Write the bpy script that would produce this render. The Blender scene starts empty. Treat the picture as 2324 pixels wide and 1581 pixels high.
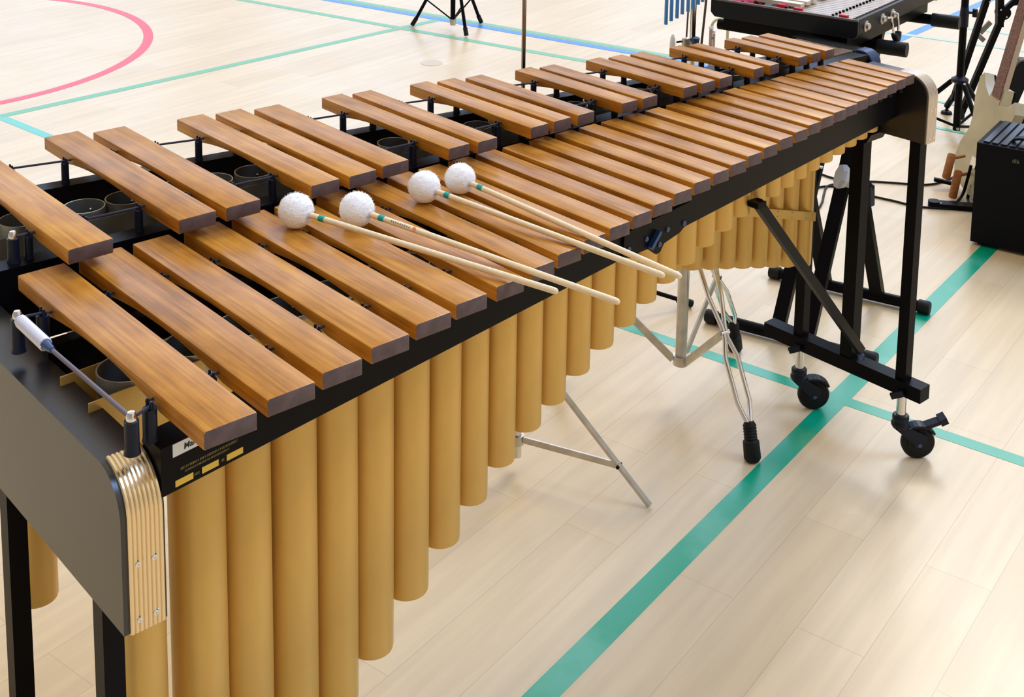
import bpy, bmesh, math, random
from mathutils import Vector, Matrix
random.seed(7)
C = bpy.context.scene.collection
PI = math.pi

# ---------------------------------------------------------------- camera
CAM = Vector((-0.63565, -1.20576, 1.72819))
RT = Vector((0.7465222, -0.6652030, 0.0144759))
DN = Vector((-0.0905970, -0.1231779, -0.9882406))
FW = Vector((0.6591637, 0.7364321, -0.1522204))
FPX, PX, PY = 2943.95, 1162.0, -181.2
cd = bpy.data.cameras.new('camera')
cam = bpy.data.objects.new('camera', cd)
C.objects.link(cam)
m = Matrix((RT, -DN, -FW)).transposed().to_4x4()
m.translation = CAM
cam.matrix_world = m
cd.sensor_fit = 'HORIZONTAL'
cd.sensor_width = 36.0
cd.lens = 36.0 * FPX / 2324
cd.shift_x = -(PX - 1162) / 2324
cd.shift_y = (PY - 790.5) / 2324
cd.clip_start = 0.05
cd.clip_end = 200
bpy.context.scene.camera = cam


def ray(px, py):
    return RT * ((px - PX) / FPX) + DN * ((py - PY) / FPX) + FW


def at_z(px, py, z=0.0):
    d = ray(px, py)
    return CAM + d * ((z - CAM.z) / d.z)


def at_depth(px, py, p):
    """point seen at (px,py) in the upright plane through p facing the viewpoint"""
    n = Vector((FW.x, FW.y, 0)).normalized()
    d = ray(px, py)
    return CAM + d * ((Vector(p) - CAM).dot(n) / d.dot(n))


# ---------------------------------------------------------------- world: a bright hall seen as an environment
sc = bpy.context.scene
vs = sc.view_settings
vs.view_transform = 'Standard'
vs.look = 'None'
vs.gamma = 1.0
vs.use_curve_mapping = False
vs.exposure = 0.30
w = bpy.data.worlds.new('hall')
sc.world = w
w.use_nodes = True
nt = w.node_tree
nt.nodes.clear()


def N(tree, t, **kw):
    n = tree.nodes.new(t)
    for k, v in kw.items():
        setattr(n, k, v)
    return n


def math_(tree, op, a, b=None, clamp=False):
    n = N(tree, 'ShaderNodeMath', operation=op)
    n.use_clamp = clamp
    for i, v in enumerate((a, b)):
        if v is None:
            continue
        if isinstance(v, (int, float)):
            n.inputs[i].default_value = v
        else:
            tree.links.new(v, n.inputs[i])
    return n.outputs[0]


def band(tree, x, lo, hi, soft):
    a = N(tree, 'ShaderNodeMapRange', interpolation_type='SMOOTHSTEP')
    tree.links.new(x, a.inputs[0])
    a.inputs[1].default_value, a.inputs[2].default_value = lo - soft, lo + soft
    b = N(tree, 'ShaderNodeMapRange', interpolation_type='SMOOTHSTEP')
    tree.links.new(x, b.inputs[0])
    b.inputs[1].default_value, b.inputs[2].default_value = hi - soft, hi + soft
    b.inputs[3].default_value, b.inputs[4].default_value = 1.0, 0.0
    return math_(tree, 'MULTIPLY', a.outputs[0], b.outputs[0])


tc = N(nt, 'ShaderNodeTexCoord')
sx = N(nt, 'ShaderNodeSeparateXYZ')
nt.links.new(tc.outputs['Generated'], sx.inputs[0])
el = math_(nt, 'MULTIPLY', math_(nt, 'ARCSINE', sx.outputs[2]), 180 / PI)
az = math_(nt, 'MULTIPLY', math_(nt, 'ARCTAN2', sx.outputs[1], sx.outputs[0]), 180 / PI)


def mixc(tree, fac, a, b):
    n = N(tree, 'ShaderNodeMix', data_type='RGBA')
    if isinstance(fac, (int, float)):
        n.inputs[0].default_value = fac
    else:
        tree.links.new(fac, n.inputs[0])
    for i, v in ((6, a), (7, b)):
        if isinstance(v, tuple):
            n.inputs[i].default_value = v if len(v) == 4 else v + (1,)
        else:
            tree.links.new(v, n.inputs[i])
    return n.outputs[2]


CEIL = (0.80, 0.73, 0.63)
WALL = (0.62, 0.54, 0.42)
DARK = (0.30, 0.25, 0.22)
WIN = (1.3, 1.7, 2.4)
WIN2 = (13.0, 13.0, 13.0)
BLUE_GLOW = (4.0, 6.5, 12.0)
up = band(nt, el, 22, 100, 6)
col = mixc(nt, up, WALL, CEIL)
# the darker side of the hall, behind the viewpoint
back = math_(nt, 'MULTIPLY', math_(nt, 'ADD', band(nt, az, -181, -95, 12), band(nt, az, 120, 200, 10), True), band(nt, el, -10, 40, 10))
col = mixc(nt, back, col, DARK)
# window band on the far side, split by piers
mull = band(nt, math_(nt, 'MODULO', math_(nt, 'ADD', az, 360), 15.0), 2.5, 15.5, 0.7)
win = math_(nt, 'MULTIPLY', math_(nt, 'MULTIPLY', band(nt, az, 20, 84, 1.0), band(nt, el, 11, 33, 1.2)), mull)
col = mixc(nt, win, col, WIN)
# high lights to the right of the view
win2 = math_(nt, 'MULTIPLY', band(nt, az, 14, 34, 2), band(nt, el, 36, 52, 2))
col = mixc(nt, win2, col, WIN2)
blue_patch = math_(nt, 'MULTIPLY', band(nt, az, -62, -28, 2), band(nt, el, 46, 66, 2))  # unseen blue patch, added so the rail edges catch a blue glint
col = mixc(nt, blue_patch, col, BLUE_GLOW)
bgn = N(nt, 'ShaderNodeBackground')
nt.links.new(col, bgn.inputs[0])
bgn.inputs[1].default_value = 1.0
wo = N(nt, 'ShaderNodeOutputWorld')
nt.links.new(bgn.outputs[0], wo.inputs[0])


# ---------------------------------------------------------------- materials
def mat(name, col, rough=0.5, metal=0.0, spec=0.5, coat=0.0, noise=None, bump=None, emit=None):
    ma = bpy.data.materials.new(name)
    ma.use_nodes = True
    t = ma.node_tree
    b = t.nodes['Principled BSDF']
    b.inputs['Base Color'].default_value = (*col, 1)
    b.inputs['Roughness'].default_value = rough
    b.inputs['Metallic'].default_value = metal
    b.inputs['Specular IOR Level'].default_value = spec
    b.inputs['Coat Weight'].default_value = coat
    b.inputs['Coat Roughness'].default_value = 0.2
    if noise:
        scale, amt, stretch = noise
        co = N(t, 'ShaderNodeTexCoord')
        mp = N(t, 'ShaderNodeMapping')
        mp.inputs['Scale'].default_value = stretch
        t.links.new(co.outputs['Object'], mp.inputs[0])
        nz = N(t, 'ShaderNodeTexNoise')
        nz.inputs['Scale'].default_value = scale
        nz.inputs['Detail'].default_value = 4
        t.links.new(mp.outputs[0], nz.inputs['Vector'])
        lo = tuple(c * (1 - amt) for c in col)
        hi = tuple(min(1, c * (1 + amt)) for c in col)
        rp = N(t, 'ShaderNodeMapRange')
        t.links.new(nz.outputs[0], rp.inputs[0])
        rp.inputs[1].default_value, rp.inputs[2].default_value = 0.3, 0.7
        t.links.new(mixc(t, rp.outputs[0], lo, hi), b.inputs['Base Color'])
        if bump:
            bp = N(t, 'ShaderNodeBump')
            bp.inputs['Strength'].default_value = bump
            bp.inputs['Distance'].default_value = 0.002
            t.links.new(nz.outputs[0], bp.inputs['Height'])
            t.links.new(bp.outputs[0], b.inputs['Normal'])
    return ma


def wood_material(name, dark, mid, light, rough, coat):
    ma = bpy.data.materials.new(name)
    ma.use_nodes = True
    t = ma.node_tree
    b = t.nodes['Principled BSDF']
    co = N(t, 'ShaderNodeTexCoord')
    oi = N(t, 'ShaderNodeObjectInfo')
    off = N(t, 'ShaderNodeVectorMath', operation='ADD')
    t.links.new(co.outputs['Object'], off.inputs[0])
    rnd = math_(t, 'MULTIPLY', oi.outputs['Random'], 37.0)
    cmb = N(t, 'ShaderNodeCombineXYZ')
    t.links.new(rnd, cmb.inputs[0]); t.links.new(rnd, cmb.inputs[1]); t.links.new(rnd, cmb.inputs[2])
    t.links.new(cmb.outputs[0], off.inputs[1])
    mp = N(t, 'ShaderNodeMapping')
    mp.inputs['Scale'].default_value = (110, 3.0, 110)
    t.links.new(off.outputs[0], mp.inputs[0])
    n1 = N(t, 'ShaderNodeTexNoise')
    n1.inputs['Scale'].default_value = 1.6
    n1.inputs['Detail'].default_value = 8
    n1.inputs['Distortion'].default_value = 0.4
    t.links.new(mp.outputs[0], n1.inputs['Vector'])
    mp2 = N(t, 'ShaderNodeMapping')
    mp2.inputs['Scale'].default_value = (22, 9, 22)
    t.links.new(off.outputs[0], mp2.inputs[0])
    n2 = N(t, 'ShaderNodeTexNoise')
    n2.inputs['Scale'].default_value = 1.5
    n2.inputs['Detail'].default_value = 4
    t.links.new(mp2.outputs[0], n2.inputs['Vector'])
    f = math_(t, 'ADD', math_(t, 'MULTIPLY', n1.outputs[0], 0.55), math_(t, 'MULTIPLY', n2.outputs[0], 0.45))
    f = math_(t, 'ADD', f, math_(t, 'MULTIPLY', math_(t, 'SUBTRACT', oi.outputs['Random'], 0.5), 0.10))
    cr = N(t, 'ShaderNodeValToRGB')
    cr.color_ramp.elements[0].position = 0.33
    cr.color_ramp.elements[0].color = (*dark, 1)
    cr.color_ramp.elements[1].position = 0.68
    cr.color_ramp.elements[1].color = (*light, 1)
    e = cr.color_ramp.elements.new(0.5)
    e.color = (*mid, 1)
    t.links.new(f, cr.inputs[0])
    t.links.new(cr.outputs[0], b.inputs['Base Color'])
    b.inputs['Roughness'].default_value = rough
    b.inputs['Specular IOR Level'].default_value = 0.28
    b.inputs['Coat Weight'].default_value = coat
    b.inputs['Coat Roughness'].default_value = 0.22
    bp = N(t, 'ShaderNodeBump')
    bp.inputs['Strength'].default_value = 0.12
    bp.inputs['Distance'].default_value = 0.001
    t.links.new(n1.outputs[0], bp.inputs['Height'])
    t.links.new(bp.outputs[0], b.inputs['Normal'])
    return ma


M = {}
M['wood'] = wood_material('rosewood', (0.28, 0.105, 0.009), (0.46, 0.185, 0.018), (0.62, 0.285, 0.034), 0.40, 0.10)
M['endgrain'] = mat('rosewood_end_grain', (0.095, 0.062, 0.064), 0.6, noise=(60, 0.25, (1, 1, 1)))
M['black'] = mat('black_paint', (0.004, 0.004, 0.0055), 0.34, spec=0.07)
M['edge'] = mat('black_gloss_edge', (0.010, 0.014, 0.022), 0.16, spec=0.9, coat=0.6)  # rail bevels bluer and glossier: a blue highlight built into the material
M['panel'] = mat('black_satin_board', (0.010, 0.009, 0.010), 0.30, spec=0.75, noise=(9, 0.2, (1, 1, 1)))
M['rubber'] = mat('black_rubber', (0.006, 0.007, 0.009), 0.55, spec=0.25)
M['plastic'] = mat('navy_black_plastic', (0.005, 0.009, 0.022), 0.38, spec=0.25)
M['gold'] = mat('gold_lacquer', (0.68, 0.44, 0.125), 0.42, metal=0.42, noise=(14, 0.10, (1, 1, 0.4)))
M['bore'] = mat('grey_tube_bore', (0.23, 0.24, 0.22), 0.4, metal=0.7)
M['greytop'] = mat('cool_lit_gold_tube', (0.34, 0.34, 0.31), 0.36, metal=0.75)  # gold tube tops greyed: the cool light on them is put into the colour
M['rim'] = mat('pale_brass_rim', (0.62, 0.56, 0.42), 0.35, metal=0.5)
M['greymetal'] = mat('grey_metal', (0.20, 0.20, 0.17), 0.45, metal=0.6, noise=(20, 0.2, (1, 1, 1)))
M['goldlit'] = mat('gold_reflecting_aluminium', (0.80, 0.66, 0.44), 0.25, metal=0.95)  # aluminium tinted gold: a reflection of the surroundings put into the colour
M['alu'] = mat('brushed_aluminium', (0.66, 0.60, 0.55), 0.28, metal=0.95)
M['chrome'] = mat('chrome', (0.75, 0.76, 0.78), 0.10, metal=1.0)
M['zinc'] = mat('dull_zinc', (0.55, 0.53, 0.50), 0.35, metal=0.9, noise=(30, 0.15, (1, 1, 1)))
M['yarn'] = mat('white_yarn', (0.97, 0.98, 1.0), 0.95, spec=0.1, noise=(90, 0.03, (1, 1, 4)), bump=0.4)
M['birch'] = mat('birch_shaft', (0.86, 0.70, 0.45), 0.4, coat=0.2, noise=(5, 0.06, (30, 30, 30)))
M['teal'] = mat('teal_tape', (0.0, 0.34, 0.30), 0.5)
M['cord'] = mat('navy_cord', (0.03, 0.028, 0.05), 0.8)
M['spring'] = mat('pale_spring', (0.72, 0.74, 0.86), 0.3, metal=0.3)
M['label'] = mat('white_sticker', (0.72, 0.78, 0.90), 0.4)
M['ink'] = mat('black_ink', (0.01, 0.01, 0.02), 0.6)
M['goldfoil'] = mat('gold_foil', (0.72, 0.50, 0.06), 0.4)
M['goldtext'] = mat('faded_gold_print', (0.22, 0.17, 0.06), 0.6)
M['blue'] = mat('blue_anodised_tube', (0.10, 0.36, 0.86), 0.25, metal=0.4)
M['bluesteel'] = mat('blue_steel', (0.06, 0.10, 0.22), 0.3, metal=0.6)
M['case'] = mat('case_black', (0.007, 0.010, 0.015), 0.42, spec=0.18)
M['steelbar'] = mat('aged_steel_bar', (0.42, 0.34, 0.28), 0.35, metal=0.5)
M['creambar'] = mat('cream_bar', (0.80, 0.72, 0.58), 0.35, metal=0.2)
M['red'] = mat('red_felt', (0.75, 0.02, 0.07), 0.7)
M['crimson'] = mat('crimson_cloth', (0.38, 0.015, 0.07), 0.85)
M['greyplast'] = mat('grey_plastic', (0.42, 0.44, 0.48), 0.45)
M['foam'] = mat('tan_foam', (0.40, 0.155, 0.05), 0.85, noise=(80, 0.2, (1, 1, 1)))
M['creambody'] = mat('cream_lacquer', (0.52, 0.46, 0.30), 0.35, coat=0.4, noise=(12, 0.12, (1, 1, 1)))
M['fret'] = mat('rosewood_fingerboard', (0.20, 0.10, 0.08), 0.6, noise=(160, 0.5, (1, 1, 1)))
M['maple'] = mat('maple_neck', (0.55, 0.44, 0.34), 0.4)
M['tolex'] = mat('black_tolex', (0.004, 0.005, 0.008), 0.6, spec=0.12, noise=(220, 0.4, (1, 1, 1)), bump=0.4)
M['ribs'] = mat('blue_black_ribbed_vinyl', (0.012, 0.020, 0.036), 0.35, spec=0.3)
M['white'] = mat('white_plastic', (0.85, 0.88, 0.90), 0.35)
M['cyan'] = mat('pale_blue_print', (0.30, 0.62, 0.95), 0.5)
M['cream'] = mat('cream_plastic', (0.68, 0.62, 0.40), 0.5)
M['pink'] = mat('pinkish_rod', (0.45, 0.32, 0.32), 0.4)
M['greenrod'] = mat('green_rod', (0.10, 0.25, 0.16), 0.5)
M['darksteel'] = mat('dark_bronze_steel', (0.16, 0.11, 0.09), 0.35, metal=0.7)


def line_paint(name, col, worn, rough=0.3):
    ma = mat(name, col, rough, coat=0.3)
    t = ma.node_tree
    b = t.nodes['Principled BSDF']
    co = N(t, 'ShaderNodeTexCoord')
    nz = N(t, 'ShaderNodeTexNoise')
    nz.inputs['Scale'].default_value = 4.0
    nz.inputs['Detail'].default_value = 5
    t.links.new(co.outputs['Object'], nz.inputs['Vector'])
    r = N(t, 'ShaderNodeMapRange')
    t.links.new(nz.outputs[0], r.inputs[0])
    r.inputs[1].default_value, r.inputs[2].default_value = 0.52, 0.66
    r.inputs[4].default_value = 0.55
    t.links.new(mixc(t, r.outputs[0], col, worn), b.inputs['Base Color'])
    return ma


M['lgreen'] = line_paint('green_court_paint', (0.0, 0.36, 0.20), (0.16, 0.52, 0.36))
M['lteal'] = line_paint('sea_green_court_paint', (0.0, 0.42, 0.26), (0.02, 0.46, 0.30))
M['lpale'] = mat('pale_green_court_paint', (0.16, 0.46, 0.27), 0.4)
M['lfaint'] = mat('faint_green_court_paint', (0.42, 0.62, 0.50), 0.35)
M['lred'] = mat('red_court_paint', (0.76, 0.025, 0.065), 0.35)
M['lblue'] = mat('blue_court_paint', (0.01, 0.24, 0.82), 0.35)


def floor_material():
    ma = bpy.data.materials.new('sports_hall_parquet')
    ma.use_nodes = True
    t = ma.node_tree
    b = t.nodes['Principled BSDF']
    co = N(t, 'ShaderNodeTexCoord')
    mp = N(t, 'ShaderNodeMapping')
    mp.inputs['Rotation'].default_value = (0, 0, math.radians(-11.8))
    t.links.new(co.outputs['Object'], mp.inputs[0])
    br = N(t, 'ShaderNodeTexBrick')
    br.offset = 0.37
    br.offset_frequency = 2
    br.inputs['Scale'].default_value = 1.0
    br.inputs['Mortar Size'].default_value = 0.0009
    br.inputs['Mortar Smooth'].default_value = 0.4
    br.inputs['Bias'].default_value = 0.0
    br.inputs['Brick Width'].default_value = 0.92
    br.inputs['Row Height'].default_value = 0.135
    br.inputs['Color1'].default_value = (0.70, 0.535, 0.315, 1)
    br.inputs['Color2'].default_value = (0.76, 0.595, 0.365, 1)
    br.inputs['Mortar'].default_value = (0.56, 0.42, 0.24, 1)
    t.links.new(mp.outputs[0], br.inputs['Vector'])
    # wood figure along the boards
    mg = N(t, 'ShaderNodeMapping')
    mg.inputs['Scale'].default_value = (1.6, 22, 1)
    t.links.new(mp.outputs[0], mg.inputs[0])
    ng = N(t, 'ShaderNodeTexNoise')
    ng.inputs['Scale'].default_value = 1.4
    ng.inputs['Detail'].default_value = 5
    t.links.new(mg.outputs[0], ng.inputs['Vector'])
    r = N(t, 'ShaderNodeMapRange')
    t.links.new(ng.outputs[0], r.inputs[0])
    r.inputs[1].default_value, r.inputs[2].default_value = 0.35, 0.7
    r.inputs[3].default_value, r.inputs[4].default_value = 0.93, 1.05
    hs = N(t, 'ShaderNodeHueSaturation')
    t.links.new(br.outputs[0], hs.inputs['Color'])
    t.links.new(r.outputs[0], hs.inputs['Value'])
    # small scuffs and specks
    vo = N(t, 'ShaderNodeTexVoronoi')
    vo.inputs['Scale'].default_value = 2.6
    t.links.new(co.outputs['Object'], vo.inputs['Vector'])
    spk = N(t, 'ShaderNodeMapRange')
    t.links.new(vo.outputs['Distance'], spk.inputs[0])
    spk.inputs[1].default_value, spk.inputs[2].default_value = 0.007, 0.013
    spk.inputs[3].default_value, spk.inputs[4].default_value = 0.6, 0.0
    t.links.new(mixc(t, spk.outputs[0], hs.outputs[0], (0.12, 0.08, 0.05)), b.inputs['Base Color'])
    n3 = N(t, 'ShaderNodeTexNoise')
    n3.inputs['Scale'].default_value = 3.0
    n3.inputs['Detail'].default_value = 3
    t.links.new(co.outputs['Object'], n3.inputs['Vector'])
    rr = N(t, 'ShaderNodeMapRange')
    t.links.new(n3.outputs[0], rr.inputs[0])
    rr.inputs[3].default_value, rr.inputs[4].default_value = 0.22, 0.40
    t.links.new(rr.outputs[0], b.inputs['Roughness'])
    b.inputs['Specular IOR Level'].default_value = 0.5
    return ma


M['floor'] = floor_material()

# ---------------------------------------------------------------- builders
ORG = {}      # world origin of each object


def link(name, me, parent, mats, center):
    ob = bpy.data.objects.new(name, me)
    C.objects.link(ob)
    for x in mats:
        me.materials.append(x)
    ORG[ob] = Vector(center)
    if parent:
        ob.parent = parent
        ob.location = ORG[ob] - ORG[parent]
    else:
        ob.location = center
    return ob


def obj(name, bm, mats, parent=None, smooth=None, label=None, origin=None):
    if not isinstance(mats, (list, tuple)):
        mats = [mats]
    bmesh.ops.recalc_face_normals(bm, faces=bm.faces[:])
    vs_ = [v.co for v in bm.verts]
    lo = Vector((min(v[i] for v in vs_) for i in range(3)))
    hi = Vector((max(v[i] for v in vs_) for i in range(3)))
    c = (lo + hi) / 2 if origin is None else Vector(origin)
    bmesh.ops.translate(bm, verts=bm.verts[:], vec=-c)
    me = bpy.data.meshes.new(name)
    ang = smooth
    if ang is not None:
        for f in bm.faces:
            f.smooth = True
        for e in bm.edges:
            if len(e.link_faces) == 2 and e.calc_face_angle(0) > math.radians(ang):
                e.smooth = False
    bm.to_mesh(me)
    bm.free()
    ob = link(name, me, parent, mats, c)
    if label:
        ob['label'] = label
    return ob


def thing(name, label, cat, loc, group=None):
    o = bpy.data.objects.new(name, None)
    o.empty_display_size = 0.05
    C.objects.link(o)
    o.location = loc
    ORG[o] = Vector(loc)
    tag(o, label, cat, group)
    return o


def tag(o, label, cat, group=None):
    o['label'] = label
    o['category'] = cat
    if group:
        o['group'] = group
    return o


def bevel(bm, off, seg=2, ang=30):
    es = [e for e in bm.edges if len(e.link_faces) == 2 and e.calc_face_angle(0) > math.radians(ang)]
    if es:
        bmesh.ops.bevel(bm, geom=es, offset=off, offset_type='OFFSET', segments=seg, profile=0.5, affect='EDGES', clamp_overlap=True)
    return bm


def add_hex(bm, pts):
    """eight corner points: bottom loop 0-3, top loop 4-7"""
    v = [bm.verts.new(p) for p in pts]
    fs = []
    for q in ((3, 2, 1, 0), (4, 5, 6, 7), (0, 1, 5, 4), (1, 2, 6, 5), (2, 3, 7, 6), (3, 0, 4, 7)):
        fs.append(bm.faces.new([v[i] for i in q]))
    return fs


def add_box(bm, x0, x1, y0, y1, z0, z1):
    return add_hex(bm, [(x0, y0, z0), (x1, y0, z0), (x1, y1, z0), (x0, y1, z0), (x0, y0, z1), (x1, y0, z1), (x1, y1, z1), (x0, y1, z1)])


def box(x0, x1, y0, y1, z0, z1, bev=0.0, seg=2):
    bm = bmesh.new()
    add_box(bm, x0, x1, y0, y1, z0, z1)
    if bev:
        bevel(bm, bev, seg)
    return bm


def obox(c, u, v, hu, hv, z0, z1, bev=0.0):
    """upright box with horizontal axes u, v"""
    c, u, v = Vector(c), Vector(u), Vector(v)
    bm = bmesh.new()
    q = [c - u * hu - v * hv, c + u * hu - v * hv, c + u * hu + v * hv, c - u * hu + v * hv]
    add_hex(bm, [(p.x, p.y, z0) for p in q] + [(p.x, p.y, z1) for p in q])
    if bev:
        bevel(bm, bev)
    return bm


def frame(d):
    d = Vector(d).normalized()
    a = Vector((0, 0, 1)) if abs(d.z) < 0.9 else Vector((1, 0, 0))
    u = d.cross(a).normalized()
    return d, u, u.cross(d).normalized()


def add_rod(bm, a, b, r0, r1=None, n=12, mi=0, cap=True):
    r1 = r0 if r1 is None else r1
    a, b = Vector(a), Vector(b)
    d, u, v = frame(b - a)
    ra, rb = [], []
    for i in range(n):
        t = 2 * PI * i / n
        k = u * math.cos(t) + v * math.sin(t)
        ra.append(bm.verts.new(a + k * r0))
        rb.append(bm.verts.new(b + k * r1))
    fs = []
    for i in range(n):
        j = (i + 1) % n
        fs.append(bm.faces.new((ra[i], ra[j], rb[j], rb[i])))
    if cap:
        fs.append(bm.faces.new(ra[::-1]))
        fs.append(bm.faces.new(rb))
    for f in fs:
        f.material_index = mi
    return bm


def rod(a, b, r0, r1=None, n=12):
    return add_rod(bmesh.new(), a, b, r0, r1, n)


def add_bar(bm, a, b, wu, wv, side=None):
    """rectangular bar from a to b; side = direction of the wu axis"""
    a, b = Vector(a), Vector(b)
    d = (b - a).normalized()
    if side is None:
        d, u, v = frame(d)
    else:
        u = (Vector(side) - d * d.dot(Vector(side))).normalized()
        v = d.cross(u)
    q = [(-1, -1), (1, -1), (1, 1), (-1, 1)]
    add_hex(bm, [a + u * (wu * s) + v * (wv * t) for s, t in q] + [b + u * (wu * s) + v * (wv * t) for s, t in q])
    return bm


def add_path(bm, pts, r, n=8, mi=0, cap=True):
    pts = [Vector(p) for p in pts]
    rs = r if isinstance(r, (list, tuple)) else [r] * len(pts)
    rings = []
    d0, u, v = frame(pts[1] - pts[0])
    for i, p in enumerate(pts):
        d = ((pts[min(i + 1, len(pts) - 1)] - p).normalized() + (p - pts[max(i - 1, 0)]).normalized()).normalized()
        u = (u - d * d.dot(u)).normalized()
        v = d.cross(u)
        rings.append([bm.verts.new(p + (u * math.cos(2 * PI * k / n) + v * math.sin(2 * PI * k / n)) * rs[i]) for k in range(n)])
    fs = []
    for a, b in zip(rings, rings[1:]):
        for k in range(n):
            j = (k + 1) % n
            fs.append(bm.faces.new((a[k], a[j], b[j], b[k])))
    if cap:
        fs.append(bm.faces.new(rings[0][::-1]))
        fs.append(bm.faces.new(rings[-1]))
    for f in fs:
        f.material_index = mi
    return bm


def path(pts, r, n=8):
    return add_path(bmesh.new(), pts, r, n)


def spline(pts, sub=6):
    pts = [Vector(p) for p in pts]
    out = []
    for i in range(len(pts) - 1):
        p0, p1, p2, p3 = pts[max(i - 1, 0)], pts[i], pts[i + 1], pts[min(i + 2, len(pts) - 1)]
        for k in range(sub):
            t = k / sub
            out.append(0.5 * ((2 * p1) + (p2 - p0) * t + (2 * p0 - 5 * p1 + 4 * p2 - p3) * t * t + (3 * p1 - p0 - 3 * p2 + p3) * t ** 3))
    out.append(pts[-1])
    return out


def add_lathe(bm, o, axis, prof, n=24, mats=None):
    """prof: list of (radius, height) along the axis; mats: material per segment"""
    o = Vector(o)
    d, u, v = frame(axis)
    rings = []
    for r, h in prof:
        if r < 1e-6:
            rings.append([bm.verts.new(o + d * h)])
        else:
            rings.append([bm.verts.new(o + d * h + (u * math.cos(2 * PI * k / n) + v * math.sin(2 * PI * k / n)) * r) for k in range(n)])
    for s, (a, b) in enumerate(zip(rings, rings[1:])):
        for k in range(n):
            j = (k + 1) % n
            if len(a) == 1 and len(b) == 1:
                continue
            if len(a) == 1:
                f = bm.faces.new((a[0], b[j], b[k]))
            elif len(b) == 1:
                f = bm.faces.new((a[k], a[j], b[0]))
            else:
                f = bm.faces.new((a[k], a[j], b[j], b[k]))
            if mats:
                f.material_index = mats[s]
    return bm


def lathe(o, axis, prof, n=24, mats=None):
    return add_lathe(bmesh.new(), o, axis, prof, n, mats)


def add_ball(bm, c, r, su=12, sv=8, mi=0):
    prof = [(r * math.sin(PI * i / sv), -r * math.cos(PI * i / sv)) for i in range(sv + 1)]
    prof[0] = (0, -r)
    prof[-1] = (0, r)
    n0 = len(bm.faces)
    add_lathe(bm, c, (0, 0, 1), prof, su)
    bm.faces.ensure_lookup_table()
    for f in bm.faces[n0:]:
        f.material_index = mi
    return bm


def prism(pts, vec):
    bm = bmesh.new()
    a = [bm.verts.new(p) for p in pts]
    b = [bm.verts.new(Vector(p) + Vector(vec)) for p in pts]
    bm.faces.new(a[::-1])
    bm.faces.new(b)
    n = len(a)
    for i in range(n):
        j = (i + 1) % n
        bm.faces.new((a[i], a[j], b[j], b[i]))
    return bm


def lerp(a, b, t):
    return a + (b - a) * t


# ================================================================ FLOOR
fl = obj('floor', box(-4, 13, -4, 13, -0.05, 0.0), M['floor'])
fl['kind'] = 'structure'


LH = [0.0004]


def court_line(pts, ma, label):
    """pts: polygon on the floor"""
    LH[0] += 0.00012
    h = LH[0]
    ob = obj('court_line', prism([(p[0], p[1], 0.0) for p in pts], (0, 0, h)), ma, fl, label=label)
    return ob


def strip(a, b, wd, ext0=0.0, ext1=0.0):
    a, b = Vector((a[0], a[1], 0)), Vector((b[0], b[1], 0))
    d = (b - a).normalized()
    n = Vector((-d.y, d.x, 0)) * wd / 2
    a = a - d * ext0
    b = b + d * ext1
    return [a + n, b + n, b - n, a - n]


court_line(strip((1.5448, 0.4472), (3.2810, 0.7917), 0.054, 2.2, 5.0), M['lgreen'], 'broad green line running diagonally under the marimba')
court_line(strip((1.9789, 1.1947), (2.1956, 0.0997), 0.042, 0.5, 2.5), M['lgreen'], 'green line crossing the broad green line')
court_line([(1.2853, 4.3311), (1.3362, 4.3077), (1.3576, 4.2924), (1.5581, 2.8199), (1.5225, 2.8199), (1.3179, 4.2568)], M['lteal'], 'sea green line at the left edge')
court_line(strip((1.3362, 4.3056), (3.9842, 4.5672), 0.05, 0.0, 0.05), M['lpale'], 'thin pale green line left of the tripod')
court_line(strip((3.3512, 5.7304), (3.9801, 3.3806), 0.05, 2.5, 1.2), M['lpale'], 'thin pale green line in front of the blue line')
court_line(strip((3.7664, 5.4068), (4.2935, 3.3267), 0.055, 2.5, 1.5), M['lblue'], 'blue line on the far floor')
court_line(strip((3.8325, 5.4068), (4.3597, 3.3267), 0.05, 2.5, 1.5), M['lpale'], 'pale green line along the blue line')
court_line(strip((5.3682, 2.5542), (6.5904, 2.7446), 0.055, 0.3, 4), M['lblue'], 'blue line at the upper right')
court_line(strip((6.1498, 2.8952), (6.3238, 2.2001), 0.045, 1, 1), M['lfaint'], 'faint green line at the upper right')
court_line(strip((5.7671, 2.8138), (5.9930, 2.0322), 0.045, 1, 1), M['lfaint'], 'second faint green line at the upper right')
court_line(strip((4.7576, 1.8205), (4.8095, 1.5783), 0.03, 1, 0.6), M['lgreen'], 'green line behind the microphone stand')
court_line(strip((4.3943, 1.6129), (4.4228, 1.4460), 0.03, 1, 0.6), M['lgreen'], 'green line under the microphone stand')
bm = bmesh.new()
n = 120
ring = []
for i in range(n):
    t = 2 * PI * i / n
    ring.append([bm.verts.new((1.3037 + r * math.cos(t), 5.8148 + r * math.sin(t), z)) for r, z in ((1.3418, 0.0), (1.3418, 0.0008), (1.2904, 0.0008), (1.2904, 0.0))])
for i in range(n):
    a, b = ring[i], ring[(i + 1) % n]
    for k in range(4):
        bm.faces.new((a[k], a[(k + 1) % 4], b[(k + 1) % 4], b[k]))
obj('court_line', bm, M['lred'], fl, label='red circle line')
c = at_z(980, 143)
obj('socket_cover', lathe((c.x, c.y, 0), (0, 0, 1), [(0.0, 0.0), (0.056, 0.0), (0.056, 0.0012), (0.050, 0.0016), (0.0, 0.0016)], 40),
    mat('beige_cover', (0.62, 0.50, 0.36), 0.4), fl, 30, label='round beige floor socket cover')

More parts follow.
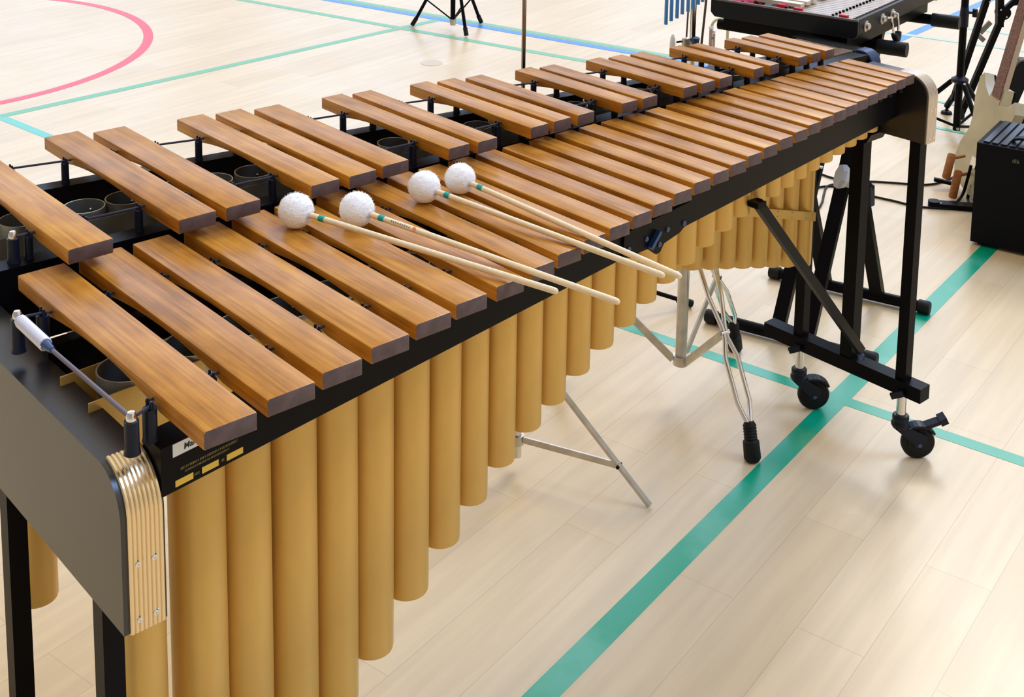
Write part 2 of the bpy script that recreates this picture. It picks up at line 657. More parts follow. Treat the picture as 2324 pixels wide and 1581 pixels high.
# ================================================================ MARIMBA
NB = [[0.0, 0.0675, 0.0, 0.533], [0.089, 0.1551, 0.0148, 0.5355], [0.1718, 0.2309, 0.026, 0.5338], [0.254, 0.314, 0.0398, 0.532], [0.3353, 0.3947, 0.0541, 0.5304], [0.4118, 0.4678, 0.0658, 0.5287], [0.49, 0.5425, 0.0727, 0.527], [0.5681, 0.6143, 0.0853, 0.5253], [0.632, 0.6816, 0.0978, 0.5236], [0.6974, 0.7466, 0.1098, 0.5218], [0.7633, 0.8107, 0.1192, 0.5201], [0.8263, 0.8736, 0.1297, 0.5184], [0.8894, 0.9369, 0.1413, 0.5166], [0.9543, 1.0008, 0.1537, 0.5148], [1.0189, 1.0648, 0.1657, 0.513], [1.0814, 1.126, 0.1751, 0.5112], [1.1408, 1.1859, 0.1838, 0.5093], [1.2024, 1.2461, 0.1945, 0.5074], [1.2639, 1.3071, 0.2053, 0.5054], [1.3256, 1.3688, 0.2153, 0.5035], [1.3861, 1.4285, 0.224, 0.5014], [1.4445, 1.4857, 0.2344, 0.4994], [1.5007, 1.5429, 0.2437, 0.4972], [1.5549, 1.598, 0.2509, 0.4951], [1.6059, 1.6497, 0.2577, 0.4928], [1.6573, 1.7003, 0.2656, 0.4905], [1.7104, 1.7521, 0.2742, 0.4898], [1.764, 1.8031, 0.2832, 0.4906], [1.8156, 1.8538, 0.2926, 0.4886], [1.8656, 1.9032, 0.3007, 0.486], [1.9141, 1.95, 0.3074, 0.4837]]
AB = [[0.054, 0.1211, 0.4851, 1.0129], [0.2236, 0.2862, 0.4862, 0.9866], [0.3019, 0.3626, 0.4853, 0.9602], [0.4534, 0.5083, 0.4831, 0.9368], [0.525, 0.5797, 0.4799, 0.922], [0.5959, 0.6515, 0.4859, 0.9015], [0.738, 0.7863, 0.4858, 0.8848], [0.8007, 0.847, 0.4806, 0.8702], [0.9294, 0.9751, 0.4819, 0.8499], [0.9877, 1.0341, 0.4825, 0.8341], [1.0504, 1.0963, 0.482, 0.8181], [1.1722, 1.2176, 0.4815, 0.7982], [1.2281, 1.2733, 0.479, 0.7816], [1.3497, 1.3944, 0.4772, 0.7614], [1.4066, 1.4509, 0.4759, 0.7475], [1.4655, 1.508, 0.4765, 0.7361], [1.5817, 1.6186, 0.4774, 0.7215], [1.6348, 1.6688, 0.4746, 0.708], [1.7417, 1.7772, 0.4763, 0.6897], [1.79, 1.8273, 0.4759, 0.6772], [1.8417, 1.8788, 0.4745, 0.666]]
ZN, ZA, TH = 0.92, 0.9578, 0.0226
LIFT = 0.03      # the frame stands this much higher on its extended stems
mar = thing('marimba', 'long rosewood marimba with gold resonator tubes on a black wheeled frame', 'marimba', (0.97, 0.5, 0.0))


def tone_bar(b, zt, k, cut):
    x0, x1, y0, y1 = b
    L = y1 - y0
    pf = [(y0, zt), (y0, zt - TH), (y0 + 0.20 * L, zt - TH)]
    for i in range(1, 14):
        t = i / 14
        pf.append((y0 + lerp(0.20, 0.80, t) * L, zt - TH + cut * math.sin(PI * t) ** 0.8))
    pf += [(y1 - 0.20 * L, zt - TH), (y1, zt - TH), (y1, zt)]
    bm = prism([(x0, y, z) for y, z in pf], (x1 - x0, 0, 0))
    bmesh.ops.recalc_face_normals(bm, faces=bm.faces[:])
    bevel(bm, 0.0022, 2, 40)
    bm.normal_update()
    for f in bm.faces:
        if abs(f.normal.y) > 0.9 and (abs(f.calc_center_median().y - y0) < 0.003 or abs(f.calc_center_median().y - y1) < 0.003):
            f.material_index = 1
    return obj('tone_bar', bm, [M['wood'], M['endgrain']], mar, 30)


for k, b in enumerate(NB):
    tone_bar(b, ZN, k, lerp(0.013, 0.006, k / 30))
for k, b in enumerate(AB):
    tone_bar(b, ZA, k, lerp(0.013, 0.006, k / 20))


def node(b, f):
    return lerp(b[2], b[3], f)


# ---- long rails
def rail_bm(ya, yb, x0, x1, th, z0, z1):
    """front face y = ya at x=0 .. yb at x=1.95"""
    f = lambda x: lerp(ya, yb, x / 1.95)
    bm = bmesh.new()
    add_hex(bm, [(x0, f(x0), z0), (x1, f(x1), z0), (x1, f(x1) + th, z0), (x0, f(x0) + th, z0), (x0, f(x0), z1), (x1, f(x1), z1), (x1, f(x1) + th, z1), (x0, f(x0) + th, z1)])
    bevel(bm, 0.003, 1)
    bm.normal_update()
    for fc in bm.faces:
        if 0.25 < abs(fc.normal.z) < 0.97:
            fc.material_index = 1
    return bm


RF0, RF1 = 0.083, 0.083 + 0.138 * 1.95
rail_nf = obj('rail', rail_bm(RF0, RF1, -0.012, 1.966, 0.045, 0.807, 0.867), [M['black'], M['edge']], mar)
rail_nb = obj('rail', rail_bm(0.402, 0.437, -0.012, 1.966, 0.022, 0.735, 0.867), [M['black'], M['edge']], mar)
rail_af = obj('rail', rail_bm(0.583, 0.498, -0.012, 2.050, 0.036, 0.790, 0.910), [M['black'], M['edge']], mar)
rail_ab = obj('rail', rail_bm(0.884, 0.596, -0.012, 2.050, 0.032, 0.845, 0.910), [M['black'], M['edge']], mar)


# ---- cord posts (children of their rail) and cords
def post(x, y, z0, z1, parent):
    bm = bmesh.new()
    add_lathe(bm, (x, y, z0), (0, 0, 1), [(0, 0), (0.0075, 0), (0.0065, 0.004), (0.0065, z1 - z0 - 0.006), (0.0045, z1 - z0 - 0.004), (0, z1 - z0 - 0.004)], 12)
    for s in (-1, 1):
        add_rod(bm, (x, y + s * 0.0045, z1 - z0 + z0 - 0.006), (x, y + s * 0.0045, z1 + 0.004), 0.0022, 0.0016, 8)
    return obj('cord_post', bm, M['plastic'], parent, 40)


def posts_for(bars, last_of_group):
    xs = []
    for i, b in enumerate(bars):
        if i == 0:
            xs.append((b[0] - 0.010, 0, 0))
        if i < len(bars) - 1:
            if i in last_of_group:
                xs.append((b[1] + 0.009, i, i))
                xs.append((bars[i + 1][0] - 0.010, i + 1, i + 1))
            else:
                xs.append(((b[1] + bars[i + 1][0]) / 2, i, i + 1))
        else:
            xs.append((b[1] + 0.009, i, i))
    return xs


GRP = {0, 2, 5, 7, 10, 12, 15, 17}
pA = posts_for(AB, GRP)
pN = posts_for(NB, set())
for (bars, ps, rails, zc, zr) in ((AB, pA, (rail_af, rail_ab), 0.9468, 0.910), (NB, pN, (rail_nf, rail_nb), 0.909, 0.867)):
    for fr, rl in ((0.224, rails[0]), (0.776, rails[1])):
        line = []
        for q, (x, i, j) in enumerate(ps):
            y = (node(bars[i], fr) + node(bars[j], fr)) / 2
            line.append((x, y, zc))
            if bars is NB and fr > 0.5 and 8 < q < 30:
                continue
            if bars is NB and q == 0:
                continue
            post(x, y, zr, zc + 0.002, rl)
        obj('bar_cord', path(line, 0.0019, 6), M['cord'], mar, 60)

# ---- low end corner posts, tension cord and spring
EN = [(-0.040, 0.094, 0.868, 0.914), (-0.012, 0.106, 0.868, 0.914), (-0.046, 0.414, 0.868, 0.920), (-0.014, 0.411, 0.868, 0.916), (0.022, 0.604, 0.91, 0.952)]
for i, (x, y, z0, z1) in enumerate(EN):
    bm = bmesh.new()
    add_lathe(bm, (x, y, z0), (0, 0, 1), [(0, 0), (0.010, 0), (0.0085, 0.006), (0.0085, z1 - z0 - 0.006), (0, z1 - z0 - 0.006)], 16)
    cap = [(0.0062, -0.006), (0.0062, 0.0), (0.004, 0.0045), (0, 0.0055)]
    nf = len(bm.faces)
    if i in (0, 2, 4):
        add_lathe(bm, (x, y, z1), (0, 0, 1), cap, 16)
    else:
        for s in (-1, 1):
            add_rod(bm, (x, y + s * 0.005, z1 - 0.007), (x, y + s * 0.005, z1 + 0.004), 0.0025, 0.002, 8)
    bm.faces.ensure_lookup_table()
    if i in (0, 2, 4):
        for f in bm.faces[nf:]:
            f.material_index = 1
    obj('corner_post', bm, [M['plastic'], M['chrome']], mar, 40)
obj('bar_cord', path([(-0.007, 0.106, 0.911), (-0.033, 0.096, 0.911)], 0.002, 6), M['cord'], mar, 60)
obj('bar_cord', path([(-0.008, 0.411, 0.912), (-0.040, 0.414, 0.914)], 0.002, 6), M['cord'], mar, 60)
obj('bar_cord', path([(0.052, 0.603, 0.947), (0.024, 0.604, 0.947)], 0.0025, 6), M['cord'], mar, 60)
sp0, sp1 = Vector((-0.0463, 0.402, 0.915)), Vector((-0.047, 0.318, 0.915))
bm = bmesh.new()
turns = 26
pts = []
d, u, v = frame(sp1 - sp0)
for i in range(turns * 10 + 1):
    t = i / (turns * 10)
    a = 2 * PI * turns * t
    pts.append(lerp(sp0, sp1, t) + (u * math.cos(a) + v * math.sin(a)) * 0.0072)
add_path(bm, pts, 0.0016, 5)
add_rod(bm, sp0, sp1, 0.0052, n=12)
obj('cord_spring', bm, M['spring'], mar, 60)
bm = bmesh.new()
add_rod(bm, sp1, lerp(sp1, Vector((-0.040, 0.104, 0.911)), 0.09), 0.0066, 0.004, 12)
obj('spring_hook', bm, M['bluesteel'], mar, 40)
obj('tension_cord', path([lerp(sp1, Vector((-0.040, 0.104, 0.911)), 0.06), (-0.040, 0.100, 0.911)], 0.0028, 8), mat('violet_grey_cord', (0.16, 0.14, 0.17), 0.8), mar, 60)


# ---- resonator tubes
def tube(x, y, r, zb, zt, parent, rivet=True, greytop=0.03):
    d = min(0.11, (zt - zb) * 0.6)
    prof = [(0, zb), (r - 0.004, zb), (r - 0.0008, zb + 0.002), (r, zb + 0.006), (r, zt - greytop), (r, zt), (r - 0.002, zt), (r - 0.002, zt - d), (0, zt - d)]
    bm = lathe((x, y, 0), (0, 0, 1), prof, 28, [0, 0, 0, 0, 3, 4, 1, 1])
    if rivet:
        a = math.atan2(0.736, 0.659)
        add_ball(bm, (x + math.cos(a) * (r - 0.002), y + math.sin(a) * (r - 0.002), zt - 0.018), 0.003, 8, 6, 2)
    return obj('resonator_tube', bm, [M['gold'], M['bore'], M['chrome'], M['greytop'], M['rim']], parent, 40)


YN = lambda x: 0.281 + 0.066 * x
cenN = [(b[0] + b[1]) / 2 for b in NB]
botN = [0.06, 0.07, 0.09, 0.145, 0.202, 0.250, 0.313, 0.367, 0.411, 0.452, 0.489, 0.514, 0.546, 0.573, 0.594, 0.619, 0.640, 0.659, 0.678, 0.693, 0.706]
while len(botN) < 31:
    botN.append(botN[-1] + 0.006)
bank_n = thing_n = obj('resonator_bank', bevel(prism([(-0.028, YN(0) - 0.0425, 0.80), (-0.028, YN(0) - 0.0425, 0.862), (1.93, YN(1.93) - 0.030, 0.862), (1.93, YN(1.93) - 0.030, 0.80), (0.0, YN(0) - 0.0425, 0.785)], (0, 0.0022, 0)), 0.0005, 1), M['gold'], mar)
obj('bracket_strip', prism([(-0.028, YN(0) + 0.0425, 0.80), (-0.028, YN(0) + 0.0425, 0.862), (1.93, YN(1.93) + 0.030, 0.862), (1.93, YN(1.93) + 0.030, 0.80)], (0, 0.0022, 0)), M['gold'], bank_n)
for k, x in enumerate(cenN):
    off = 0.010 if k == 0 else 0.020 * max(0, 1 - k / 7)
    gap = (cenN[min(k + 1, 30)] - cenN[max(k - 1, 0)]) / (2 if 0 < k < 30 else 1)
    r = min(0.0395, gap * 0.5 * 0.93)
    tube(x + off, YN(x), r, botN[k], 0.868, bank_n, k < 4)

cenA = [(b[0] + b[1]) / 2 for b in AB]
YA = lambda x: 0.757 - 0.101 * x
sem = [1, 4, 6, 9, 11, 13, 16, 18, 21, 23, 25, 28, 30, 33, 35, 37, 40, 42, 45, 47, 49]


def botA(x, k=None):
    if x > 1.45:
        return lerp(0.497, 0.392, (x - 1.45) / 0.46)
    if x > 0.9:
        return lerp(0.66, 0.497, (x - 0.9) / 0.55)
    f = 110 * 2 ** (lerp(1, 18, x / 0.82) / 12)
    return max(0.06, 0.905 - 343 / 4 / f + 0.02)


tubesA = [(x, True) for x in cenA]
for i in GRP:
    if i == 0:
        tubesA.append((0.1865, False))
    else:
        tubesA.append(((cenA[i] + cenA[i + 1]) / 2, False))
tubesA += [(1.914, False)]
tubesA.sort()
bank_a = obj('resonator_bank', prism([(0.03, YA(0.03) - 0.037, 0.858), (0.03, YA(0.03) - 0.037, 0.902), (1.93, YA(1.93) - 0.027, 0.902), (1.93, YA(1.93) - 0.027, 0.858)], (0, 0.002, 0)), M['greymetal'], mar)  # both rear strips greyed: cool light on gold put into the colour
obj('bracket_strip', prism([(0.03, YA(0.03) + 0.036, 0.850), (0.03, YA(0.03) + 0.036, 0.890), (1.93, YA(1.93) + 0.025, 0.890), (1.93, YA(1.93) + 0.025, 0.850)], (0, 0.002, 0)), M['greymetal'], bank_a)
for i, (x, real) in enumerate(tubesA):
    xs = [t[0] for t in tubesA]
    g = (xs[min(i + 1, len(xs) - 1)] - xs[max(i - 1, 0)]) / (2 if 0 < i < len(xs) - 1 else 1)
    r = min(0.0335, g * 0.5 * 0.93)
    zb = botA(x)
    if abs(x - 0.1865) < 1e-3:
        zb = 0.445
    tube(x, YA(x), r, zb, 0.914, bank_a, x < 0.5, 0.075)
# lower bracing strip of the rear bank, with rivets
sa, sb = 1.60, 1.925
zs = lambda x: lerp(0.607, 0.518, (x - 1.60) / 0.325)
bm = prism([(sa, YA(sa) - 0.029, zs(sa) - 0.011), (sb, YA(sb) - 0.029, zs(sb) - 0.011), (sb, YA(sb) - 0.029, zs(sb) + 0.011), (sa, YA(sa) - 0.029, zs(sa) + 0.011)], (0, 0.002, 0))
obj('bracket_strip', bm, M['gold'], bank_a)
bm = bmesh.new()
for x in (1.66, 1.74, 1.79, 1.84, 1.89, 1.915):
    for s in (-1, 1):
        add_ball(bm, (x, YA(x) - 0.0295, zs(x) + 0.006 * s), 0.002, 8, 6)
obj('rivet_row', bm, M['zinc'], bank_a, 60)


# ---- end panels with ribbed metal trim
def arc(cy, cz, r, a0, a1, n=8):
    return [(cy + r * math.cos(math.radians(lerp(a0, a1, i / n))), cz + r * math.sin(math.radians(lerp(a0, a1, i / n)))) for i in range(n + 1)]


def trim_bm(x0, x1, prof, out, ribs=7, th=0.003):
    """ridged strip swept along prof (y,z); out = outward offset"""
    xs = []
    nx = ribs * 4
    for i in range(nx + 1):
        t = i / nx
        ph = (t * ribs) % 1.0
        xs.append((lerp(x0, x1, t), 0.0012 if ph < 0.8 and ph > 0.05 else -0.0004))
    bm = bmesh.new()
    rows = []
    for i, (y, z) in enumerate(prof):
        a = Vector(prof[max(i - 1, 0)]); b = Vector(prof[min(i + 1, len(prof) - 1)])
        t = (b - a).normalized()
        nrm = Vector((-t.y, t.x)) * out
        rows.append([bm.verts.new((x, y + nrm.x * (th + h), z + nrm.y * (th + h))) for x, h in xs] + [bm.verts.new((x1, y, z)), bm.verts.new((x0, y, z))])
    for a, b in zip(rows, rows[1:]):
        m_ = len(a)
        for k in range(m_):
            j = (k + 1) % m_
            bm.faces.new((a[k], a[j], b[j], b[k]))
    bm.faces.new(rows[0][::-1])
    bm.faces.new(rows[-1])
    return bm


front = [(0.080, 0.657), (0.080, 0.70), (0.080, 0.75)] + arc(0.135, 0.795, 0.055, 180, 95, 10)
low = front + [(0.45, 0.850), (0.50, 0.862), (0.98, 0.862), (0.98, 0.66)]
p_low = obj('end_panel', bevel(prism([(-0.0635, y, z) for y, z in low], (0.0535, 0, 0)), 0.002, 2, 50), M['panel'], mar, 40)
obj('trim_strip', trim_bm(-0.0565, -0.013, front, 1, 8), M['goldlit'], p_low, 40)
for (y, z, nx, nz_) in ((0.0755, 0.672, -1, 0), (0.0755, 0.742, -1, 0), (0.1085, 0.8455, -0.45, 0.9)):
    for x in (-0.046, -0.026):
        obj('screw', lathe((x, y, z), (0, nx, nz_), [(0, -0.001), (0.0032, -0.001), (0.0032, 0.0006), (0.0012, 0.0012), (0.0011, 0.0002), (0, 0.0002)], 12), M['chrome'], p_low, 40)
obj('end_ledge', box(-0.010, 0.018, 0.13, 0.40, 0.785, 0.800, 0.002), M['black'], mar)

hf = [(0.283, 0.757), (0.283, 0.80), (0.283, 0.855)] + arc(0.330, 0.862, 0.047, 180, 95, 10) + [(0.36, 0.9085)]
hb = [(0.487, 0.80), (0.487, 0.86)] + arc(0.515, 0.884, 0.028, 180, 95, 8) + [(0.53, 0.912)]
high = hf + [(0.455, 0.9085), (0.47, 0.90), (0.47, 0.757)]
p_high = obj('end_panel', bevel(prism([(1.9665, y, z) for y, z in high], (0.045, 0, 0)), 0.002, 2, 50), M['panel'], mar, 40)
obj('trim_strip', trim_bm(1.970, 2.008, hf, 1, 7), M['alu'], p_high, 40)
p_rear = obj('end_panel', bevel(prism([(2.050, y, z) for y, z in hb + [(0.72, 0.912), (0.72, 0.78), (0.487, 0.78)]], (0.045, 0, 0)), 0.002, 2, 50), M['black'], mar, 40)
obj('trim_strip', trim_bm(2.054, 2.091, hb, 1, 7), M['bluesteel'], p_rear, 40, label='bluish ribbed trim of the rear end panel')  # the trim's blue is a reflection put into its colour
for (y, z) in ((0.2785, 0.768), (0.2785, 0.835)):
    for x in (1.981, 1.998):
        obj('screw', lathe((x, y, z), (0, -1, 0), [(0, -0.001), (0.003, -0.001), (0.003, 0.0006), (0, 0.001)], 10), M['chrome'], p_high, 40)
dust = mat('dusty_brown_board', (0.13, 0.085, 0.055), 0.8, spec=0.15, noise=(25, 0.3, (1, 1, 1)))
obj('end_board', box(1.925, 2.049, 0.536, 0.568, 0.902, 0.912, 0.002), dust, mar, label='dusty brown cross board behind the high accidentals')
obj('end_board', box(1.985, 2.049, 0.568, 0.70, 0.900, 0.911, 0.002), dust, mar, label='dusty brown board at the rear corner')


# ---- legs, cross bars, casters
def leg_set(x, ys, zb, ztops, casters, bar_y0, bar_y1):
    for y, zt in zip(ys, ztops):
        obj('leg', box(x - 0.0135, x + 0.0135, y - 0.0135, y + 0.0135, zb + 0.03, zt, 0.003), M['black'], mar)
    obj('cross_bar', bevel(box(x - 0.020, x + 0.020, bar_y0, bar_y1, zb, zb + 0.035), 0.004, 2), M['black'], mar)
    for (y, dx, dy, brake) in casters:
        caster(x, y, zb, dx, dy, brake)


def caster(x, y, zb, dx, dy, brake):
    d = Vector((dx, dy, 0))
    dn = d.normalized()
    ax = Vector((-dn.y, dn.x, 0))
    R = 0.040
    wc = Vector((x + dx, y + dy, R - LIFT))
    bm = bmesh.new()
    add_lathe(bm, (x, y, 0.047), (0, 0, 1), [(0, 0), (0.018, 0), (0.0215, 0.006), (0.0215, 0.012), (0.018, 0.017), (0.0195, 0.021), (0.0195, 0.030), (0.017, 0.033), (0, 0.033)], 24)
    # swept fork from the collar to the axle
    top = Vector((x, y, 0.050))
    for s in (-1, 1):
        a = top + ax * (0.0135 * s)
        bb = wc + ax * (0.0150 * s)
        q = [a - dn * 0.016, a + dn * 0.020 + Vector((0, 0, 0.002)), wc + ax * (0.0150 * s) + dn * 0.018 + Vector((0, 0, 0.022)),
             bb + dn * 0.012 - Vector((0, 0, 0.004)), bb - dn * 0.008 - Vector((0, 0, 0.009)), bb - dn * 0.016 + Vector((0, 0, 0.004))]
        pl = prism(q, ax * (0.0035 * s))
        me = bpy.data.meshes.new('tmp'); pl.to_mesh(me); pl.free(); bm.from_mesh(me); bpy.data.meshes.remove(me)
    # hood over the wheel
    pts = [wc + dn * (math.cos(t) * (R + 0.004)) + Vector((0, 0, math.sin(t) * (R + 0.004))) for t in [math.radians(a) for a in range(35, 151, 12)]]
    for a, b in zip(pts, pts[1:]):
        add_bar(bm, a, b, 0.014, 0.003, ax)
    cs = obj('caster', bm, M['plastic'], mar, 40)
    prof = [(0.0, -0.010), (0.012, -0.010), (0.012, -0.012), (0.026, -0.012), (0.028, -0.009), (R - 0.003, -0.009), (R, -0.005), (R, 0.005), (R - 0.003, 0.009), (0.028, 0.009), (0.026, 0.012), (0.012, 0.012), (0.012, 0.010), (0, 0.010)]
    obj('wheel', lathe(wc, ax, prof, 36), M['rubber'], cs, 40)
    obj('axle_bolt', lathe(wc - ax * 0.02, ax, [(0, 0), (0.005, 0), (0.005, 0.04), (0, 0.04)], 12), M['bluesteel'], cs, 40)
    if brake:
        pa = wc + dn * 0.012 + Vector((0, 0, 0.040))
        bm = bmesh.new()
        add_bar(bm, pa, pa + dn * 0.044 + Vector((0, 0, 0.017)), 0.012, 0.0045, ax)
        add_bar(bm, pa + dn * 0.036 + Vector((0, 0, 0.014)), pa + dn * 0.052 + Vector((0, 0, 0.022)), 0.015, 0.008, ax)
        obj('brake_pedal', bevel(bm, 0.002, 1), M['plastic'], cs)
    obj('stem', rod((x, y, 0.075), (x, y, zb + 0.005), 0.0115, n=18), M['chrome'], mar, 40)
    bm = bmesh.new()
    k = Vector((x - 0.030, y - 0.004, zb + 0.006))
    add_rod(bm, (x - 0.016, y, zb + 0.010), k, 0.006, n=10)
    add_bar(bm, k + Vector((-0.006, 0.012, -0.008)), k + Vector((0.004, -0.014, 0.006)), 0.004, 0.007)
    obj('wing_screw', bm, M['plastic'], mar)


XH = 1.985
leg_set(XH, (0.308, 0.457, 0.600), 0.137, (0.757, 0.70, 0.757), ((0.308, 0.033, -0.029, True), (0.600, 0.029, -0.026, False)), 0.250, 0.70)
XL = -0.036
leg_set(XL, (0.185, 0.490, 0.90), 0.137, (0.66, 0.66, 0.665), ((0.185, -0.05, -0.02, False), (0.90, -0.05, 0.02, False)), 0.12, 0.96)
# stouter centre post and its bracket at the high end
obj('centre_post', box(XH - 0.017, XH + 0.017, 0.457 - 0.017, 0.457 + 0.017, 0.165, 0.735, 0.003), M['black'], mar)
obj('post_bracket', bevel(prism([(1.93, 0.398, 0.757), (1.93, 0.56, 0.757), (1.93, 0.56, 0.72), (1.93, 0.45, 0.722), (1.93, 0.41, 0.735)], (0.07, 0, 0)), 0.002, 1), M['black'], mar)
# diagonal brace at the high end
b0, b1 = Vector((1.420, 0.331, 0.738)), Vector((1.965, 0.412, 0.205))
bm = add_bar(bmesh.new(), b0, b1, 0.0105, 0.0065, (0.6, 0, 0.75))
add_box(bm, 1.405, 1.432, 0.318, 0.345, 0.731, 0.742)
br = obj('diagonal_brace', bevel(bm, 0.0015, 1), M['black'], mar)
obj('brace_bolt', lathe(b1 + Vector((-0.014, -0.010, -0.006)), (-0.7, -0.72, 0), [(0, -0.012), (0.008, -0.012), (0.008, 0.002), (0.004, 0.005), (0, 0.005)], 12), M['bluesteel'], br, 40)
bm = add_bar(bmesh.new(), (-0.03, 0.24, 0.15), (0.50, 0.40, 0.77), 0.0105, 0.0065, (0, 0, 1))
obj('diagonal_brace', bevel(bm, 0.0015, 1), M['black'], mar)


# ---- hinge on the front rail, maker's sticker and printed plate
def rf(x, z, out=0.0):
    y = lerp(RF0, RF1, x / 1.95)
    return Vector((x + 0.137 * out, y - out, z))


hg = [(0.886, 0.853), (0.884, 0.812), (0.905, 0.804), (0.935, 0.806), (0.957, 0.804), (0.982, 0.786), (0.994, 0.787), (1.005, 0.799), (1.055, 0.804), (1.078, 0.815), (1.085, 0.853)]
hp = obj('hinge_plate', bevel(prism([rf(x, z, 0.0005) for x, z in hg], (0.0006, -0.004, 0)), 0.001, 1), M['black'], mar)
for x, z in ((0.950, 0.824), (0.990, 0.802), (1.014, 0.822), (1.066, 0.818), (0.898, 0.822)):
    obj('bolt', lathe(rf(x, z, 0.004), (0.137, -1, 0), [(0, 0), (0.005, 0), (0.005, 0.002), (0.003, 0.004), (0, 0.0045)], 12), M['bluesteel'], hp, 40)
bm = add_bar(bmesh.new(), rf(0.983, 0.829, 0.008), rf(0.957, 0.806, 0.008), 0.005, 0.004)
obj('latch_bar', bevel(bm, 0.0015, 2), mat('blue_latch', (0.015, 0.05, 0.16), 0.3, metal=0.3), hp)
st = obj('sticker', bevel(prism([rf(x, z, 0.0) for x, z in ((0.004, 0.866), (0.004, 0.850), (0.060, 0.850), (0.060, 0.866))], (0.0001, -0.0008, 0)), 0.0002, 1), M['label'], mar, label='white sticker with black lettering')


def text_mesh(name, s, size, ma, parent, x, z, shear=0.0, out=0.0012):
    cu = bpy.data.curves.new(name, 'FONT')
    cu.body = s
    cu.size = size
    cu.shear = shear
    cu.extrude = 0.0001
    cu.offset = size * 0.012
    tmp = bpy.data.objects.new(name, cu)
    C.objects.link(tmp)
    bpy.context.view_layer.update()
    me = bpy.data.meshes.new_from_object(tmp.evaluated_get(bpy.context.evaluated_depsgraph_get()))
    bpy.data.objects.remove(tmp)
    p = rf(x, z, out)
    ex = (rf(x + 0.1, z) - rf(x, z)).normalized()
    ez = Vector((0, 0, 1))
    for v in me.vertices:
        v.co = ex * v.co.x + ez * v.co.y + Vector((ez.cross(ex).x, ez.cross(ex).y, 0)) * 0 + (ex.cross(ez)) * v.co.z
    ob = link(name, me, parent, [ma], p)
    return ob


text_mesh('lettering', 'Mar', 0.0105, M['ink'], st, 0.0185, 0.8545, 0.12)
for x0, x1 in ((0.0065, 0.031), (0.0435, 0.0670), (0.0790, 0.1030)):
    obj('gold_field', prism([rf(x, z, 0.0) for x, z in ((x0, 0.8115), (x1, 0.8115), (x1, 0.8195), (x0, 0.8195))], (0.0001, -0.0006, 0)), M['goldfoil'], rail_nf, label='gold printed box')
# two rows of faded, unreadable small print
bm = bmesh.new()
rnd = random.Random(3)
for z, xa, xb, h in ((0.8300, 0.014, 0.094, 0.0030), (0.8250, 0.020, 0.083, 0.0024), (0.8140, 0.0325, 0.0395, 0.0030), (0.8140, 0.0715, 0.0745, 0.0034)):
    x = xa
    while x < xb:
        wd = rnd.uniform(0.0010, 0.0019)
        for (dx0, dx1, z0, z1) in ((0, wd * 0.28, 0, h), (0, wd, 0, h * 0.22), (0, wd * 0.9, h * rnd.uniform(0.4, 0.75), h)):
            q = [rf(x + a, z + c_, 0.0) for a, c_ in ((dx0, z0), (dx1, z0), (dx1, z1), (dx0, z1))]
            add_hex(bm, q + [p + Vector((0.0001, -0.0005, 0)) for p in q])
        x += wd + rnd.choice((0.0005, 0.0005, 0.0006, 0.0014))
obj('small_print', bm, M['goldtext'], rail_nf)

mar.location.z += LIFT
